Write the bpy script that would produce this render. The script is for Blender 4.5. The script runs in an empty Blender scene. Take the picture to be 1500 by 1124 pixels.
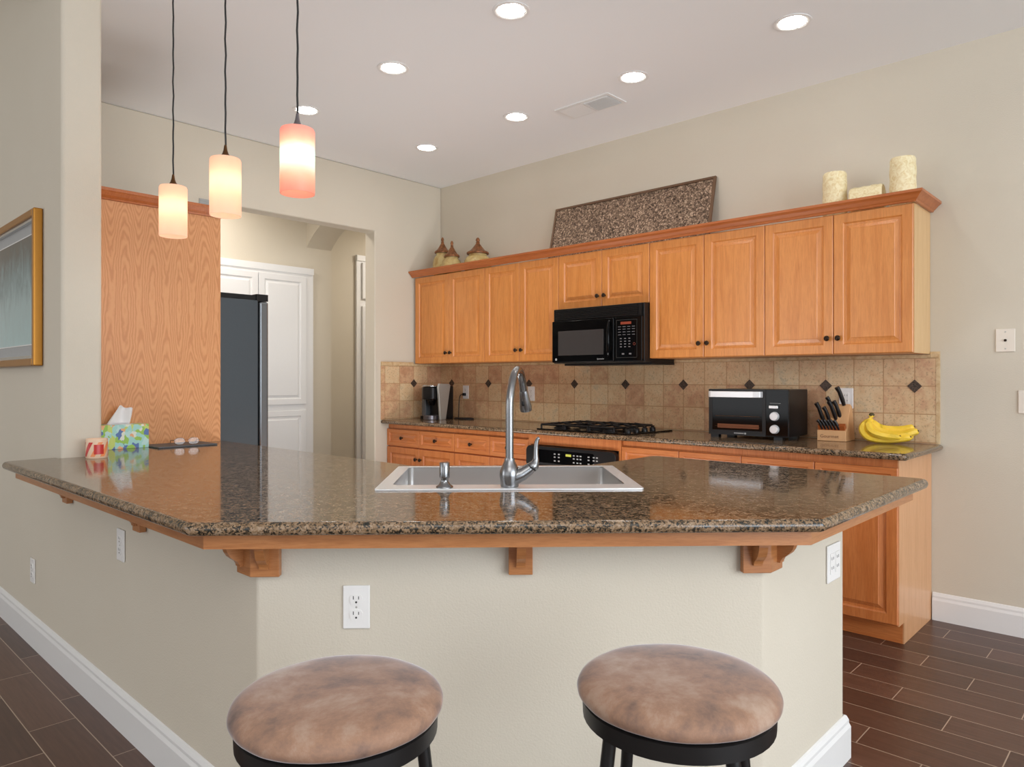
import bpy, bmesh, math, random
from mathutils import Vector, Matrix
random.seed(7)
C = bpy.context.scene.collection
PI = math.pi

# ---------------------------------------------------------------- camera, world, lights, exposure
F_PX, HZ = 1047.0, 555.0
YAW = math.radians(43.327)
cam_d = bpy.data.cameras.new('camera'); cam = bpy.data.objects.new('camera', cam_d); C.objects.link(cam)
cam.location = (4.9327, -4.2912, 1.275); cam.rotation_euler = (PI/2, 0, YAW)
cam_d.sensor_width = 36; cam_d.lens = 36*F_PX/1500; cam_d.shift_y = (HZ-562)/1500; cam_d.clip_start = .02
bpy.context.scene.camera = cam
w = bpy.data.worlds.new('world'); bpy.context.scene.world = w; w.use_nodes = True
wb = w.node_tree.nodes['Background']; wb.inputs[0].default_value = (.92, .96, 1, 1); wb.inputs[1].default_value = .56
vs = bpy.context.scene.view_settings
vs.view_transform = 'Standard'; vs.look = 'None'; vs.exposure = 0.27; vs.gamma = 1; vs.use_curve_mapping = False
def area(name, loc, rot, sx, sy, power, col):
    l = bpy.data.lights.new(name, 'AREA'); l.shape = 'RECTANGLE'; l.size = sx; l.size_y = sy; l.energy = power; l.color = col
    o = bpy.data.objects.new(name, l); C.objects.link(o); o.location = loc; o.rotation_euler = rot
    return o
area('daylight_from_side_windows', (9.2, -3.2, 1.7), (0, PI/2, 0), 2.6, 4.5, 190, (.86, .93, 1))
area('daylight_from_living_windows', (5.6, -9.0, 1.9), (PI/2, 0, 0), 5.5, 2.6, 24, (1, .98, .95))
area('left_wall_fill', (-.6, -8.8, 1.8), (PI/2, 0, 0), 3.2, 2.4, 48, (.97, .98, 1))  # added fill to brighten the left-facing walls, no known window
area('living_ceiling_fill', (5.8, -5.2, 2.0), (PI, 0, 0), 1.8, 1.8, 75, (1, .97, .93))  # added upward fill behind the camera, not a lamp of the room
area('kitchen_ceiling_fill', (.95, -1.6, .3), (PI, 0, 0), .9, .5, 12, (1, .985, .96))  # pair of added lights hidden behind the island to brighten the ceiling
area('kitchen_ceiling_fill', (2.45, -1.6, .3), (PI, 0, 0), .9, .5, 12, (1, .985, .96))
area('hall_fill', (-.7, -1.7, 2.98), (0, 0, 0), .3, .3, 12, (1, .93, .84))  # unseen light added to brighten the hall
area('hall_end_fill', (-.9, .9, 2.98), (0, 0, 0), .3, .3, 14, (1, .93, .84))  # likewise added, for the space past the arch
CEIL = 3.01
LAMP_E = 38.0

# ---------------------------------------------------------------- materials
MATS = {}
def srgb(r, g, b):
    f = lambda c: (c/255/12.92) if c/255 <= .04045 else ((c/255+.055)/1.055)**2.4
    return (f(r), f(g), f(b), 1)
class NT:
    def __init__(s, name):
        s.m = bpy.data.materials.new(name); s.m.use_nodes = True
        s.t = s.m.node_tree; s.n = s.t.nodes; s.b = s.n['Principled BSDF']; s.out = s.n['Material Output']
        MATS[name] = s.m
    def add(s, k, **kw):
        n = s.n.new(k)
        for a, v in kw.items(): setattr(n, a, v)
        return n
    def link(s, a, b): s.t.links.new(a, b)
    def set(s, **kw):
        for k, v in kw.items(): s.b.inputs[k.replace('_', ' ')].default_value = v
        return s
    def math(s, op, a, b=None, c=None):
        n = s.add('ShaderNodeMath', operation=op)
        for i, v in enumerate((a, b, c)):
            if v is None: continue
            if hasattr(v, 'is_linked') or hasattr(v, 'links'): s.link(v, n.inputs[i])
            else: n.inputs[i].default_value = v
        return n.outputs[0]
    def coord(s, scale=(1, 1, 1), rnd=True):
        tc = s.add('ShaderNodeTexCoord'); src = tc.outputs['Object']
        if rnd:
            oi = s.add('ShaderNodeObjectInfo')
            mu = s.math('MULTIPLY', oi.outputs['Random'], 37.0)
            va = s.add('ShaderNodeVectorMath', operation='ADD'); s.link(src, va.inputs[0]); s.link(mu, va.inputs[1]); src = va.outputs[0]
        mp = s.add('ShaderNodeMapping'); mp.inputs['Scale'].default_value = scale; s.link(src, mp.inputs[0])
        return mp.outputs[0]
    def noise(s, vec, scale, detail=3, rough=.5, dist=0):
        n = s.add('ShaderNodeTexNoise'); n.inputs['Scale'].default_value = scale; n.inputs['Detail'].default_value = detail
        n.inputs['Roughness'].default_value = rough; n.inputs['Distortion'].default_value = dist
        s.link(vec, n.inputs['Vector']); return n.outputs[0]
    def ramp(s, fac, stops, interp='LINEAR'):
        r = s.add('ShaderNodeValToRGB'); cr = r.color_ramp; cr.interpolation = interp
        while len(cr.elements) > 1: cr.elements.remove(cr.elements[-1])
        cr.elements[0].position = stops[0][0]; cr.elements[0].color = stops[0][1]
        for p, c in stops[1:]:
            e = cr.elements.new(p); e.color = c
        s.link(fac, r.inputs[0]); return r.outputs[0]
    def mix(s, f, a, b, mode='MIX'):
        n = s.add('ShaderNodeMix', data_type='RGBA', blend_type=mode)
        for i, v in ((0, f), (6, a), (7, b)):
            if hasattr(v, 'links'): s.link(v, n.inputs[i])
            else: n.inputs[i].default_value = v
        return n.outputs[2]
    def bump(s, h, strength=.3, dist=.002):
        b = s.add('ShaderNodeBump'); b.inputs['Strength'].default_value = strength; b.inputs['Distance'].default_value = dist
        s.link(h, b.inputs['Height']); s.link(b.outputs[0], s.b.inputs['Normal'])
    def color(s, c): s.link(c, s.b.inputs['Base Color'])

def plain(name, col, rough=.5, metal=0, **kw):
    t = NT(name); t.set(Base_Color=col, Roughness=rough, Metallic=metal)
    nz = t.noise(t.coord(), 40, 2)
    t.color(t.mix(.04, col, t.ramp(nz, [(0, (0, 0, 0, 1)), (1, (1, 1, 1, 1))]), 'OVERLAY'))
    for k, v in kw.items(): t.b.inputs[k.replace('_', ' ')].default_value = v
    return t.m
def wallmat(name, col, bs=.35, sc=170):
    t = NT(name); v = t.coord(rnd=False); n1 = t.noise(v, sc, 3, .6)
    n2 = t.noise(v, 1.3, 2)
    t.color(t.mix(.05, col, t.ramp(n2, [(.3, (.2, .2, .2, 1)), (.7, (.8, .8, .8, 1))]), 'OVERLAY'))
    t.set(Roughness=.82); t.bump(n1, bs, .003); return t.m
wallmat('wall_paint', srgb(211, 202, 185)); wallmat('ceiling_paint', srgb(238, 238, 238), .12, 120)
plain('white_trim', srgb(232, 231, 229), .38)
plain('white_cabinet', srgb(236, 236, 236), .42)
plain('white_plastic', srgb(238, 236, 233), .35)
plain('dark_slot', srgb(60, 58, 56), .6)
plain('cream_plastic', srgb(232, 222, 208), .4)
plain('bronze', srgb(52, 38, 28), .35, .8)
plain('brown_frame', srgb(112, 84, 62), .4, .3)
plain('lamp_bronze', srgb(104, 72, 44), .35, .85)
plain('steel_grey_metal', srgb(120, 116, 120), .35, .8)
plain('cord_black', srgb(30, 29, 29), .55)
plain('black_plastic', srgb(22, 22, 23), .3, Specular_IOR_Level=.3)
plain('black_gloss', srgb(8, 8, 9), .08, Specular_IOR_Level=.16)
plain('black_metal', srgb(24, 23, 23), .42, .2)
plain('cast_iron', srgb(20, 20, 22), .42, .3)
plain('microwave_window', srgb(62, 58, 57), .22)
plain('silver_plastic', srgb(186, 184, 178), .35, .5)
plain('handle_silver', srgb(225, 225, 226), .28, .35)
plain('chrome', srgb(205, 206, 208), .12, 1)
plain('print_grey', srgb(170, 170, 170), .5)
plain('print_green', srgb(150, 150, 60), .5, Emission_Color=srgb(190, 190, 70), Emission_Strength=.5)
plain('display_red', srgb(120, 50, 30), .4, Emission_Color=srgb(150, 60, 36), Emission_Strength=.2)
plain('fridge_side', srgb(66, 74, 80), .38, .2)
plain('fridge_door', srgb(118, 122, 126), .25, .75)
plain('tissue_paper', srgb(240, 238, 238), .8, Subsurface_Weight=.0)
plain('tank_plastic', srgb(84, 88, 90), .12)
plain('print_dim', srgb(112, 110, 112), .5)
plain('slate_dark', srgb(84, 88, 92), .5)
plain('light_wood', srgb(214, 165, 116), .45)
plain('tray_copper', srgb(120, 66, 34), .5)
plain('red_wood', srgb(168, 88, 40), .4)
plain('brown_print', srgb(120, 80, 50), .6)
plain('knife_black', srgb(26, 22, 22), .3)
plain('gold_frame', srgb(176, 122, 50), .3, .75)
plain('silver_frame', srgb(205, 205, 205), .2, .8)
plain('mat_board', srgb(172, 172, 170), .8)
plain('candle_red', srgb(200, 50, 45), .3)
plain('candle_cream', srgb(238, 205, 175), .4)
plain('candle_orange', srgb(240, 150, 95), .4)
plain('banana_tip', srgb(80, 70, 35), .6)
plain('sink_shadow_gap', srgb(40, 38, 36), .6)

def steel(name, col, rough, stretch):
    t = NT(name); n = t.noise(t.coord(stretch), 60, 3)
    t.set(Metallic=1, Base_Color=col)
    t.link(t.math('MULTIPLY_ADD', n, .08, rough-.04), t.b.inputs['Roughness']); return t.m
steel('brushed_steel', srgb(140, 141, 143), .24, (1, 1, 12)); steel('sink_steel', srgb(205, 203, 201), .3, (8, 1, 1)); steel('rim_steel', srgb(240, 242, 244), .36, (1, 6, 1)).node_tree.nodes['Principled BSDF'].inputs['Metallic'].default_value = .6

def oak(name, light, mid, dark, sc, rough=.36):
    t = NT(name); v = t.coord(sc)
    n1 = t.noise(v, 1.0, 3, .5, .6); n2 = t.noise(v, 9.0, 4, .65)
    a = t.ramp(n1, [(.25, mid), (.5, light), (.62, mid), (.75, light)])
    b = t.ramp(n2, [(.38, (0, 0, 0, 1)), (.55, (1, 1, 1, 1))])
    f = t.math('MULTIPLY', t.math('SUBTRACT', 1.0, b), .26)
    t.color(t.mix(f, a, dark)); t.set(Roughness=rough); t.b.inputs['Coat Weight'].default_value = .25; t.b.inputs['Coat Roughness'].default_value = .2
    t.bump(n2, .08, .001); return t.m
OL, OM, OD = srgb(218, 143, 73), srgb(206, 129, 61), srgb(168, 96, 42)
oak('oak_vertical', OL, OM, OD, (22, 22, 1.6)); oak('oak_horizontal', OL, OM, OD, (1.6, 22, 22))
oak('oak_base_shaded', srgb(208, 128, 70), srgb(196, 114, 58), srgb(158, 82, 38), (22, 22, 1.6)); oak('oak_base_shaded_horizontal', srgb(208, 128, 70), srgb(196, 114, 58), srgb(158, 82, 38), (1.6, 22, 22))  # same oak as the wall cabinets, with the weaker light below put into its colour
oak('oak_apron', srgb(186, 124, 74), srgb(172, 110, 62), srgb(134, 78, 40), (3, 3, 30))
oak('oak_pale_side', srgb(222, 168, 122), srgb(212, 156, 108), srgb(188, 128, 82), (22, 22, 1.6))
oak('oak_crown', srgb(186, 106, 52), srgb(174, 94, 42), srgb(140, 70, 28), (2, 20, 20))
oak('oak_end_light', srgb(224, 186, 134), srgb(214, 174, 120), srgb(196, 150, 96), (22, 22, 1.2))
def oak_panel():
    t = NT('oak_cathedral'); tc = t.add('ShaderNodeTexCoord'); sp = t.add('ShaderNodeSeparateXYZ'); t.link(tc.outputs['Object'], sp.inputs[0])
    ns = t.noise(t.coord((1, 4, 1.4), False), 2.2, 3)
    y = t.math('ADD', sp.outputs[1], t.math('MULTIPLY', ns, .05))
    cosy = t.math('COSINE', t.math('MULTIPLY', y, 2*PI/.135))
    dz = t.math('SUBTRACT', sp.outputs[2], 1.66)
    f = t.math('ADD', t.math('MULTIPLY', t.math('MULTIPLY', dz, dz), 5.5), t.math('MULTIPLY', cosy, -.55))
    f = t.math('ADD', f, t.math('MULTIPLY', t.noise(t.coord((1, 8, 3), False), 5, 4), .36))
    lines = t.math('SINE', t.math('MULTIPLY', f, 24.0))
    c = t.ramp(t.math('MULTIPLY_ADD', lines, .5, .5), [(0, srgb(220, 160, 108)), (.5, srgb(214, 152, 100)), (1, srgb(200, 136, 86))])
    fine = t.noise(t.coord((1, 160, 5), False), 2.0, 3)
    t.color(t.mix(t.math('MULTIPLY', fine, .35), c, srgb(200, 134, 84))); t.set(Roughness=.42)
oak_panel()

def granite():
    t = NT('granite'); v = t.coord(rnd=False)
    vo = t.add('ShaderNodeTexVoronoi'); vo.inputs['Scale'].default_value = 230
    nz = t.add('ShaderNodeTexNoise'); nz.inputs['Scale'].default_value = 90; nz.inputs['Detail'].default_value = 3; t.link(v, nz.inputs[0])
    mx = t.add('ShaderNodeVectorMath', operation='MULTIPLY_ADD'); t.link(nz.outputs[1], mx.inputs[0]); mx.inputs[1].default_value = (.016,)*3; t.link(v, mx.inputs[2])
    t.link(mx.outputs[0], vo.inputs['Vector'])
    sp = t.add('ShaderNodeSeparateColor'); t.link(vo.outputs['Color'], sp.inputs[0])
    big = t.math('ADD', t.math('MULTIPLY', t.noise(v, 80, 4, .7), .5), t.math('MULTIPLY', t.noise(v, 34, 3, .6), .5))
    f = t.math('ADD', t.math('MULTIPLY', sp.outputs[0], .30), t.math('MULTIPLY', big, .88))
    c = t.ramp(f, [(.42, (.012, .014, .011, 1)), (.51, (.045, .034, .022, 1)), (.575, (.17, .105, .056, 1)), (.66, (.26, .168, .096, 1)), (.80, (.32, .235, .16, 1))])
    t.color(c); t.set(IOR=1.5); t.bump(f, .05, .0005)
    t.link(t.ramp(f, [(.42, (.05,)*3+(1,)), (.56, (.06,)*3+(1,)), (.72, (.16,)*3+(1,))]), t.b.inputs['Roughness'])
    t.link(t.ramp(f, [(.42, (.62,)*3+(1,)), (.60, (.36,)*3+(1,))]), t.b.inputs['Specular IOR Level'])
granite()

def floor_mat():
    t = NT('floor_planks'); tc = t.add('ShaderNodeTexCoord'); sp = t.add('ShaderNodeSeparateXYZ'); t.link(tc.outputs['Object'], sp.inputs[0])
    r = t.math('DIVIDE', t.math('SUBTRACT', -.583, sp.outputs[1]), .1515); row = t.math('FLOOR', r); fr = t.math('FRACT', r)
    u = t.math('DIVIDE', t.math('SUBTRACT', t.math('SUBTRACT', sp.outputs[0], .412), t.math('MULTIPLY', row, .2065)), .61)
    cu = t.math('FLOOR', u); fu = t.math('FRACT', u)
    def edge(f, wd): return t.math('GREATER_THAN', t.math('ABSOLUTE', t.math('SUBTRACT', f, .5)), .5-wd)
    g = t.math('MAXIMUM', edge(fr, .011), edge(fu, .003))
    cb = t.add('ShaderNodeCombineXYZ'); t.link(cu, cb.inputs[0]); t.link(row, cb.inputs[1])
    wn = t.add('ShaderNodeTexWhiteNoise', noise_dimensions='2D'); t.link(cb.outputs[0], wn.inputs['Vector'])
    gr = t.noise(t.coord((3, 60, 60), False), 1.5, 4, .6)
    base = t.ramp(t.math('ADD', t.math('MULTIPLY', wn.outputs[0], .35), t.math('MULTIPLY', gr, .65)), [(.2, srgb(66, 44, 36)), (.55, srgb(90, 62, 50)), (.85, srgb(110, 80, 66))])
    t.color(t.mix(g, base, srgb(176, 156, 136))); t.set(Roughness=.34)
    t.bump(t.math('SUBTRACT', t.math('MULTIPLY', gr, .25), g), .3, .002)
floor_mat()

def tile_mat(name, axis, off):
    t = NT(name); tc = t.add('ShaderNodeTexCoord'); sp = t.add('ShaderNodeSeparateXYZ'); t.link(tc.outputs['Object'], sp.inputs[0])
    a = t.math('DIVIDE', t.math('SUBTRACT', sp.outputs[axis], off), .1548); b = t.math('DIVIDE', t.math('SUBTRACT', sp.outputs[2], .935), .15)
    def edge(f, wd): return t.math('GREATER_THAN', t.math('ABSOLUTE', t.math('SUBTRACT', t.math('FRACT', f), .5)), .5-wd)
    g = t.math('MAXIMUM', edge(a, .016), edge(b, .016))
    cb = t.add('ShaderNodeCombineXYZ'); t.link(t.math('FLOOR', a), cb.inputs[0]); t.link(t.math('FLOOR', b), cb.inputs[1])
    wn = t.add('ShaderNodeTexWhiteNoise', noise_dimensions='2D'); t.link(cb.outputs[0], wn.inputs['Vector'])
    v = t.coord(rnd=False); n = t.noise(v, 16, 5, .65, .4); pit = t.noise(v, 75, 4, .7)
    f = t.math('ADD', t.math('MULTIPLY', wn.outputs[0], .30), t.math('MULTIPLY', n, .73))
    c = t.ramp(f, [(.25, srgb(188, 142, 106)), (.40, srgb(204, 160, 124)), (.52, srgb(214, 180, 138)), (.66, srgb(220, 192, 152)), (.82, srgb(190, 174, 146))])
    c = t.mix(t.math('MULTIPLY', t.math('GREATER_THAN', pit, .58), .4), c, srgb(140, 112, 84))
    t.color(t.mix(g, c, srgb(182, 140, 98))); t.set(Roughness=.45); t.bump(t.math('SUBTRACT', t.math('MULTIPLY', pit, .2), g), .35, .002)
tile_mat('travertine_back', 0, 3.871-.1548*30); tile_mat('travertine_side', 1, -.327-.1548*10)
def speckle(name, stops, scale, rough=.5, bs=.3, metal=0, **kw):
    t = NT(name); n = t.noise(t.coord(), scale, 4, .6, 1.0); t.color(t.ramp(n, stops)); t.set(Roughness=rough, Metallic=metal); t.bump(n, bs, .003)
    for k, v in kw.items(): t.b.inputs[k.replace('_', ' ')].default_value = v
    return t.m
speckle('travertine_trim', [(.3, srgb(190, 152, 108)), (.6, srgb(216, 190, 148))], 22, .45, .1)
speckle('accent_stone', [(.35, srgb(40, 32, 28)), (.6, srgb(92, 74, 62))], 90, .4, .6, .3)
speckle('hammered_bronze', [(.35, srgb(58, 46, 38)), (.52, srgb(128, 106, 88)), (.66, srgb(214, 188, 164))], 70, .35, 1, .6)
speckle('carved_wax', [(.35, srgb(226, 204, 150)), (.6, srgb(244, 232, 194))], 48, .55, .9)
speckle('jar_ceramic', [(.3, srgb(176, 140, 80)), (.6, srgb(206, 186, 128)), (.8, srgb(190, 170, 110))], 14, .25, .1)
speckle('jar_lid', [(.35, srgb(96, 58, 34)), (.65, srgb(170, 110, 66))], 60, .35, .3, .4)
speckle('banana_skin', [(.25, srgb(196, 164, 30)), (.45, srgb(244, 204, 60)), (.8, srgb(250, 214, 88))], 11, .45, .05)
def velvet():
    t = NT('velvet'); n = t.noise(t.coord((1, 1, 1)), 6.5, 8, .7, .15)
    t.color(t.ramp(n, [(.32, srgb(88, 70, 62)), (.42, srgb(122, 96, 82)), (.52, srgb(148, 114, 92)), (.66, srgb(168, 144, 126))]))
    t.set(Roughness=.75); t.b.inputs['Sheen Weight'].default_value = 1; t.b.inputs['Sheen Roughness'].default_value = .3; t.b.inputs['Sheen Tint'].default_value = (.85, .85, .9, 1)
    t.bump(t.noise(t.coord(), 260, 2), .12, .001)
velvet()
def picture_art():
    t = NT('painting'); tc = t.add('ShaderNodeTexCoord'); sp = t.add('ShaderNodeSeparateXYZ'); t.link(tc.outputs['Object'], sp.inputs[0])
    n = t.noise(t.coord((6, 6, 2), False), 3, 6, .7, .8)
    f = t.math('ADD', t.math('MULTIPLY', t.math('SUBTRACT', sp.outputs[2], 1.40), 1.1), t.math('MULTIPLY', t.math('SUBTRACT', n, .5), .55))
    t.color(t.ramp(f, [(0, srgb(176, 204, 204)), (.25, srgb(168, 190, 190)), (.42, srgb(128, 148, 150)), (.55, srgb(96, 96, 92)), (.72, srgb(110, 100, 88)), (.9, srgb(80, 100, 110))])); t.set(Roughness=.3)
picture_art()
def box_print():
    t = NT('tissue_box_print'); v = t.coord((1, 1, .8), False)
    vo = t.add('ShaderNodeTexVoronoi'); vo.inputs['Scale'].default_value = 42
    nz = t.add('ShaderNodeTexNoise'); nz.inputs['Scale'].default_value = 22; t.link(v, nz.inputs[0])
    mx = t.add('ShaderNodeVectorMath', operation='MULTIPLY_ADD'); t.link(nz.outputs[1], mx.inputs[0]); mx.inputs[1].default_value = (.06, .06, .06); t.link(v, mx.inputs[2])
    t.link(mx.outputs[0], vo.inputs['Vector']); sp = t.add('ShaderNodeSeparateColor'); t.link(vo.outputs['Color'], sp.inputs[0])
    c = t.ramp(sp.outputs[0], [(0, srgb(170, 222, 214)), (.3, srgb(160, 205, 90)), (.48, srgb(96, 124, 180)), (.6, srgb(196, 230, 224)), (.74, srgb(232, 236, 220)), (.84, srgb(206, 222, 120)), (.93, srgb(240, 180, 130))], 'CONSTANT')
    t.color(c); t.set(Roughness=.5)
box_print()
def glass(name, col, rough=0.0):
    t = NT(name); t.set(Base_Color=col, Roughness=rough, IOR=1.45); t.b.inputs['Transmission Weight'].default_value = 1
glass('clear_glass', (.95, .97, .98, 1)); 
def shade(name, stops, em):
    t = NT(name); tc = t.add('ShaderNodeTexCoord'); sp = t.add('ShaderNodeSeparateXYZ'); t.link(tc.outputs['Object'], sp.inputs[0])
    n = t.noise(t.coord((1, 1, 3)), 14, 4); f = t.math('ADD', t.math('DIVIDE', sp.outputs[2], .22), t.math('MULTIPLY', t.math('SUBTRACT', n, .5), .12))
    c = t.ramp(f, stops)
    tr = t.add('ShaderNodeBsdfTranslucent'); t.link(c, tr.inputs[0]); t.color(c); t.set(Roughness=.35)
    t.link(c, t.b.inputs['Emission Color']); t.b.inputs['Emission Strength'].default_value = em
    mx = t.add('ShaderNodeMixShader'); mx.inputs[0].default_value = .6; t.link(t.b.outputs[0], mx.inputs[1]); t.link(tr.outputs[0], mx.inputs[2]); t.link(mx.outputs[0], t.out.inputs[0])
A1 = srgb(252, 230, 210)
shade('amber_glass', [(0, A1), (1, srgb(250, 226, 206))], .24)
shade('coral_glass', [(0, srgb(250, 184, 164)), (.24, srgb(250, 208, 186)), (.45, srgb(222, 240, 232)), (.62, srgb(212, 240, 236)), (.78, srgb(248, 212, 190)), (.95, srgb(248, 188, 174))], .36)
def emit(name, col, st):
    t = NT(name); t.set(Base_Color=(0, 0, 0, 1)); t.b.inputs['Emission Color'].default_value = col; t.b.inputs['Emission Strength'].default_value = st
emit('lamp_lens', (1, .95, .88, 1), LAMP_E); emit('bulb', (1, .88, .74, 1), 11)

# ---------------------------------------------------------------- mesh helpers
class MB:
    def __init__(s): s.bm = bmesh.new()
    def box(s, x0, y0, z0, x1, y1, z1, M=None):
        vs_ = [s.bm.verts.new((x, y, z)) for x in (x0, x1) for y in (y0, y1) for z in (z0, z1)]
        for f in ((0, 1, 3, 2), (4, 6, 7, 5), (0, 4, 5, 1), (2, 3, 7, 6), (0, 2, 6, 4), (1, 5, 7, 3)): s.bm.faces.new([vs_[i] for i in f])
        if M: bmesh.ops.transform(s.bm, matrix=M, verts=vs_)
        return s
    def prism(s, poly, z0, z1, holes=(), M=None):
        allv = []
        if holes:
            es = []; loops = []
            for P in [poly]+list(holes):
                lv = [s.bm.verts.new((x, y, z1)) for x, y in P]; loops.append(lv); allv += lv
                es += [s.bm.edges.new((lv[i], lv[(i+1) % len(lv)])) for i in range(len(lv))]
            r = bmesh.ops.triangle_fill(s.bm, edges=es, use_beauty=True, use_dissolve=False)
            faces = [f for f in r['geom'] if isinstance(f, bmesh.types.BMFace)]
            ex = bmesh.ops.extrude_face_region(s.bm, geom=faces)
            nv = [g for g in ex['geom'] if isinstance(g, bmesh.types.BMVert)]
            for v in nv: v.co.z = z0
            allv += nv
        else:
            a = [s.bm.verts.new((x, y, z0)) for x, y in poly]; b = [s.bm.verts.new((x, y, z1)) for x, y in poly]; n = len(poly)
            for i in range(n): s.bm.faces.new((a[i], a[(i+1) % n], b[(i+1) % n], b[i]))
            s.bm.faces.new(a[::-1]); s.bm.faces.new(b); allv = a+b
        if M: bmesh.ops.transform(s.bm, matrix=M, verts=allv)
        return s
    def lathe(s, prof, seg=24, M=None, off=(0, 0, 0)):
        rings = []; allv = []
        for r, z in prof:
            if r < 1e-5: ring = [s.bm.verts.new((0, 0, z))]
            else: ring = [s.bm.verts.new((r*math.cos(2*PI*i/seg), r*math.sin(2*PI*i/seg), z)) for i in range(seg)]
            rings.append(ring); allv += ring
        for a, b in zip(rings, rings[1:]):
            for i in range(seg):
                j = (i+1) % seg
                if len(a) == 1 and len(b) == 1: continue
                if len(a) == 1: s.bm.faces.new((a[0], b[j], b[i]))
                elif len(b) == 1: s.bm.faces.new((a[i], a[j], b[0]))
                else: s.bm.faces.new((a[i], a[j], b[j], b[i]))
        if M: bmesh.ops.transform(s.bm, matrix=M, verts=allv)
        bmesh.ops.translate(s.bm, vec=off, verts=allv)
        return s
    def tube(s, path, rad, seg=10, cap=True, closed=False):
        P = [Vector(p) for p in path]; n = len(P); rings = []
        if not hasattr(rad, '__len__'): rad = [rad]*n
        up = None
        for i, p in enumerate(P):
            a = P[(i-1) % n] if (i > 0 or closed) else p; b = P[(i+1) % n] if (i < n-1 or closed) else p
            d = (b-a).normalized()
            if up is None:
                up = Vector((0, 0, 1)) if abs(d.z) < .9 else Vector((1, 0, 0))
            x = up.cross(d).normalized(); y = d.cross(x).normalized(); up = y
            rings.append([s.bm.verts.new(p+x*rad[i]*math.cos(2*PI*k/seg)+y*rad[i]*math.sin(2*PI*k/seg)) for k in range(seg)])
        R = rings+([rings[0]] if closed else [])
        for a, b in zip(R, R[1:]):
            for k in range(seg): s.bm.faces.new((a[k], a[(k+1) % seg], b[(k+1) % seg], b[k]))
        if cap and not closed: s.bm.faces.new(rings[0][::-1]); s.bm.faces.new(rings[-1])
        return s
    def sweep(s, path, prof, caps=True):
        # path: plan polyline; profile (d to the right of travel, z), closed loop
        P = [Vector((x, y)) for x, y in path]; n = len(P); rings = []
        for i in range(n):
            ds = []
            if i > 0: ds.append((P[i]-P[i-1]).normalized())
            if i < n-1: ds.append((P[i+1]-P[i]).normalized())
            ns = [Vector((d.y, -d.x)) for d in ds]
            m = ns[0] if len(ns) == 1 else (ns[0]+ns[1])/(1+ns[0].dot(ns[1]))
            rings.append([s.bm.verts.new((P[i].x+m.x*d, P[i].y+m.y*d, z)) for d, z in prof])
        k = len(prof)
        for a, b in zip(rings, rings[1:]):
            for j in range(k): s.bm.faces.new((a[j], b[j], b[(j+1) % k], a[(j+1) % k]))
        if caps: s.bm.faces.new(rings[0]); s.bm.faces.new(rings[-1][::-1])
        return s
    def sphere(s, c, r, sc=(1, 1, 1), seg=16, M=None):
        m = Matrix.Translation(c) @ Matrix.Diagonal((sc[0]*r, sc[1]*r, sc[2]*r, 1))
        bmesh.ops.create_uvsphere(s.bm, u_segments=seg, v_segments=seg//2+2, radius=1, matrix=(M @ m) if M else m); return s
    def build(s, name, mat, parent=None, bevel=0, smooth=False, seg=2, ang=40, normals=True):
        if normals: bmesh.ops.recalc_face_normals(s.bm, faces=s.bm.faces)
        me = bpy.data.meshes.new(name); s.bm.to_mesh(me); s.bm.free()
        me.materials.append(MATS[mat]); o = bpy.data.objects.new(name, me); C.objects.link(o)
        if parent: o.parent = parent
        if bevel:
            b = o.modifiers.new('bevel', 'BEVEL'); b.width = bevel; b.segments = seg; b.limit_method = 'ANGLE'; b.angle_limit = math.radians(ang); b.harden_normals = True
            for p in me.polygons: p.use_smooth = True
        elif smooth:
            for p in me.polygons: p.use_smooth = True
            me.set_sharp_from_angle(angle=math.radians(50))
        for p in me.polygons:
            if mat == 'granite' and abs(p.normal.z) > .9999: p.use_smooth = False
        return o
def fillet(poly, r, idx=None, k=5):
    out = []; n = len(poly)
    for i, p in enumerate(poly):
        if idx is not None and i not in idx: out.append(p); continue
        P = Vector(p); a = Vector(poly[i-1])-P; b = Vector(poly[(i+1) % n])-P
        an = a.angle(b); t = min(r/math.tan(an/2), a.length*.45, b.length*.45); rr = t*math.tan(an/2)
        a.normalize(); b.normalize(); cen = P+(a+b).normalized()*(rr/math.sin(an/2))
        s0 = P+a*t-cen; s1 = P+b*t-cen
        for q in range(k+1):
            v = s0.lerp(s1, q/k).normalized()*rr; out.append((cen.x+v.x, cen.y+v.y))
    return out
def slab(poly, z0, z1, r=.0155, holes=()):
    # worktop with a fully rounded edge; poly runs counter-clockwise
    m = MB(); P = [Vector(p) for p in poly]; n = len(P); mit = []
    for i in range(n):
        a = (P[i]-P[i-1]).normalized(); b = (P[(i+1) % n]-P[i]).normalized()
        na, nb = Vector((-a.y, a.x)), Vector((-b.y, b.x)); mit.append((na+nb)/(1+na.dot(nb)))
    h = (z1-z0)/2; rings = []
    for k in range(9):
        t = -PI/2+PI*k/8; d = r*(1-math.cos(t)); z = z0+h+h*math.sin(t)
        rings.append([m.bm.verts.new((P[i].x+mit[i].x*d, P[i].y+mit[i].y*d, z)) for i in range(n)])
    for a, b in zip(rings, rings[1:]):
        for i in range(n): m.bm.faces.new((a[i], a[(i+1) % n], b[(i+1) % n], b[i]))
    for ring, z in ((rings[0], z0), (rings[-1], z1)):
        es = [m.bm.edges.get((ring[i], ring[(i+1) % n])) for i in range(n)]
        for H in holes:
            lv = [m.bm.verts.new((x, y, z)) for x, y in H]; es += [m.bm.edges.new((lv[i], lv[(i+1) % len(lv)])) for i in range(len(lv))]
        bmesh.ops.triangle_fill(m.bm, edges=es, use_beauty=True, use_dissolve=False)
    bnd = [e for e in m.bm.edges if len(e.link_faces) == 1]
    if bnd: bmesh.ops.bridge_loops(m.bm, edges=bnd)
    return m
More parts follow.
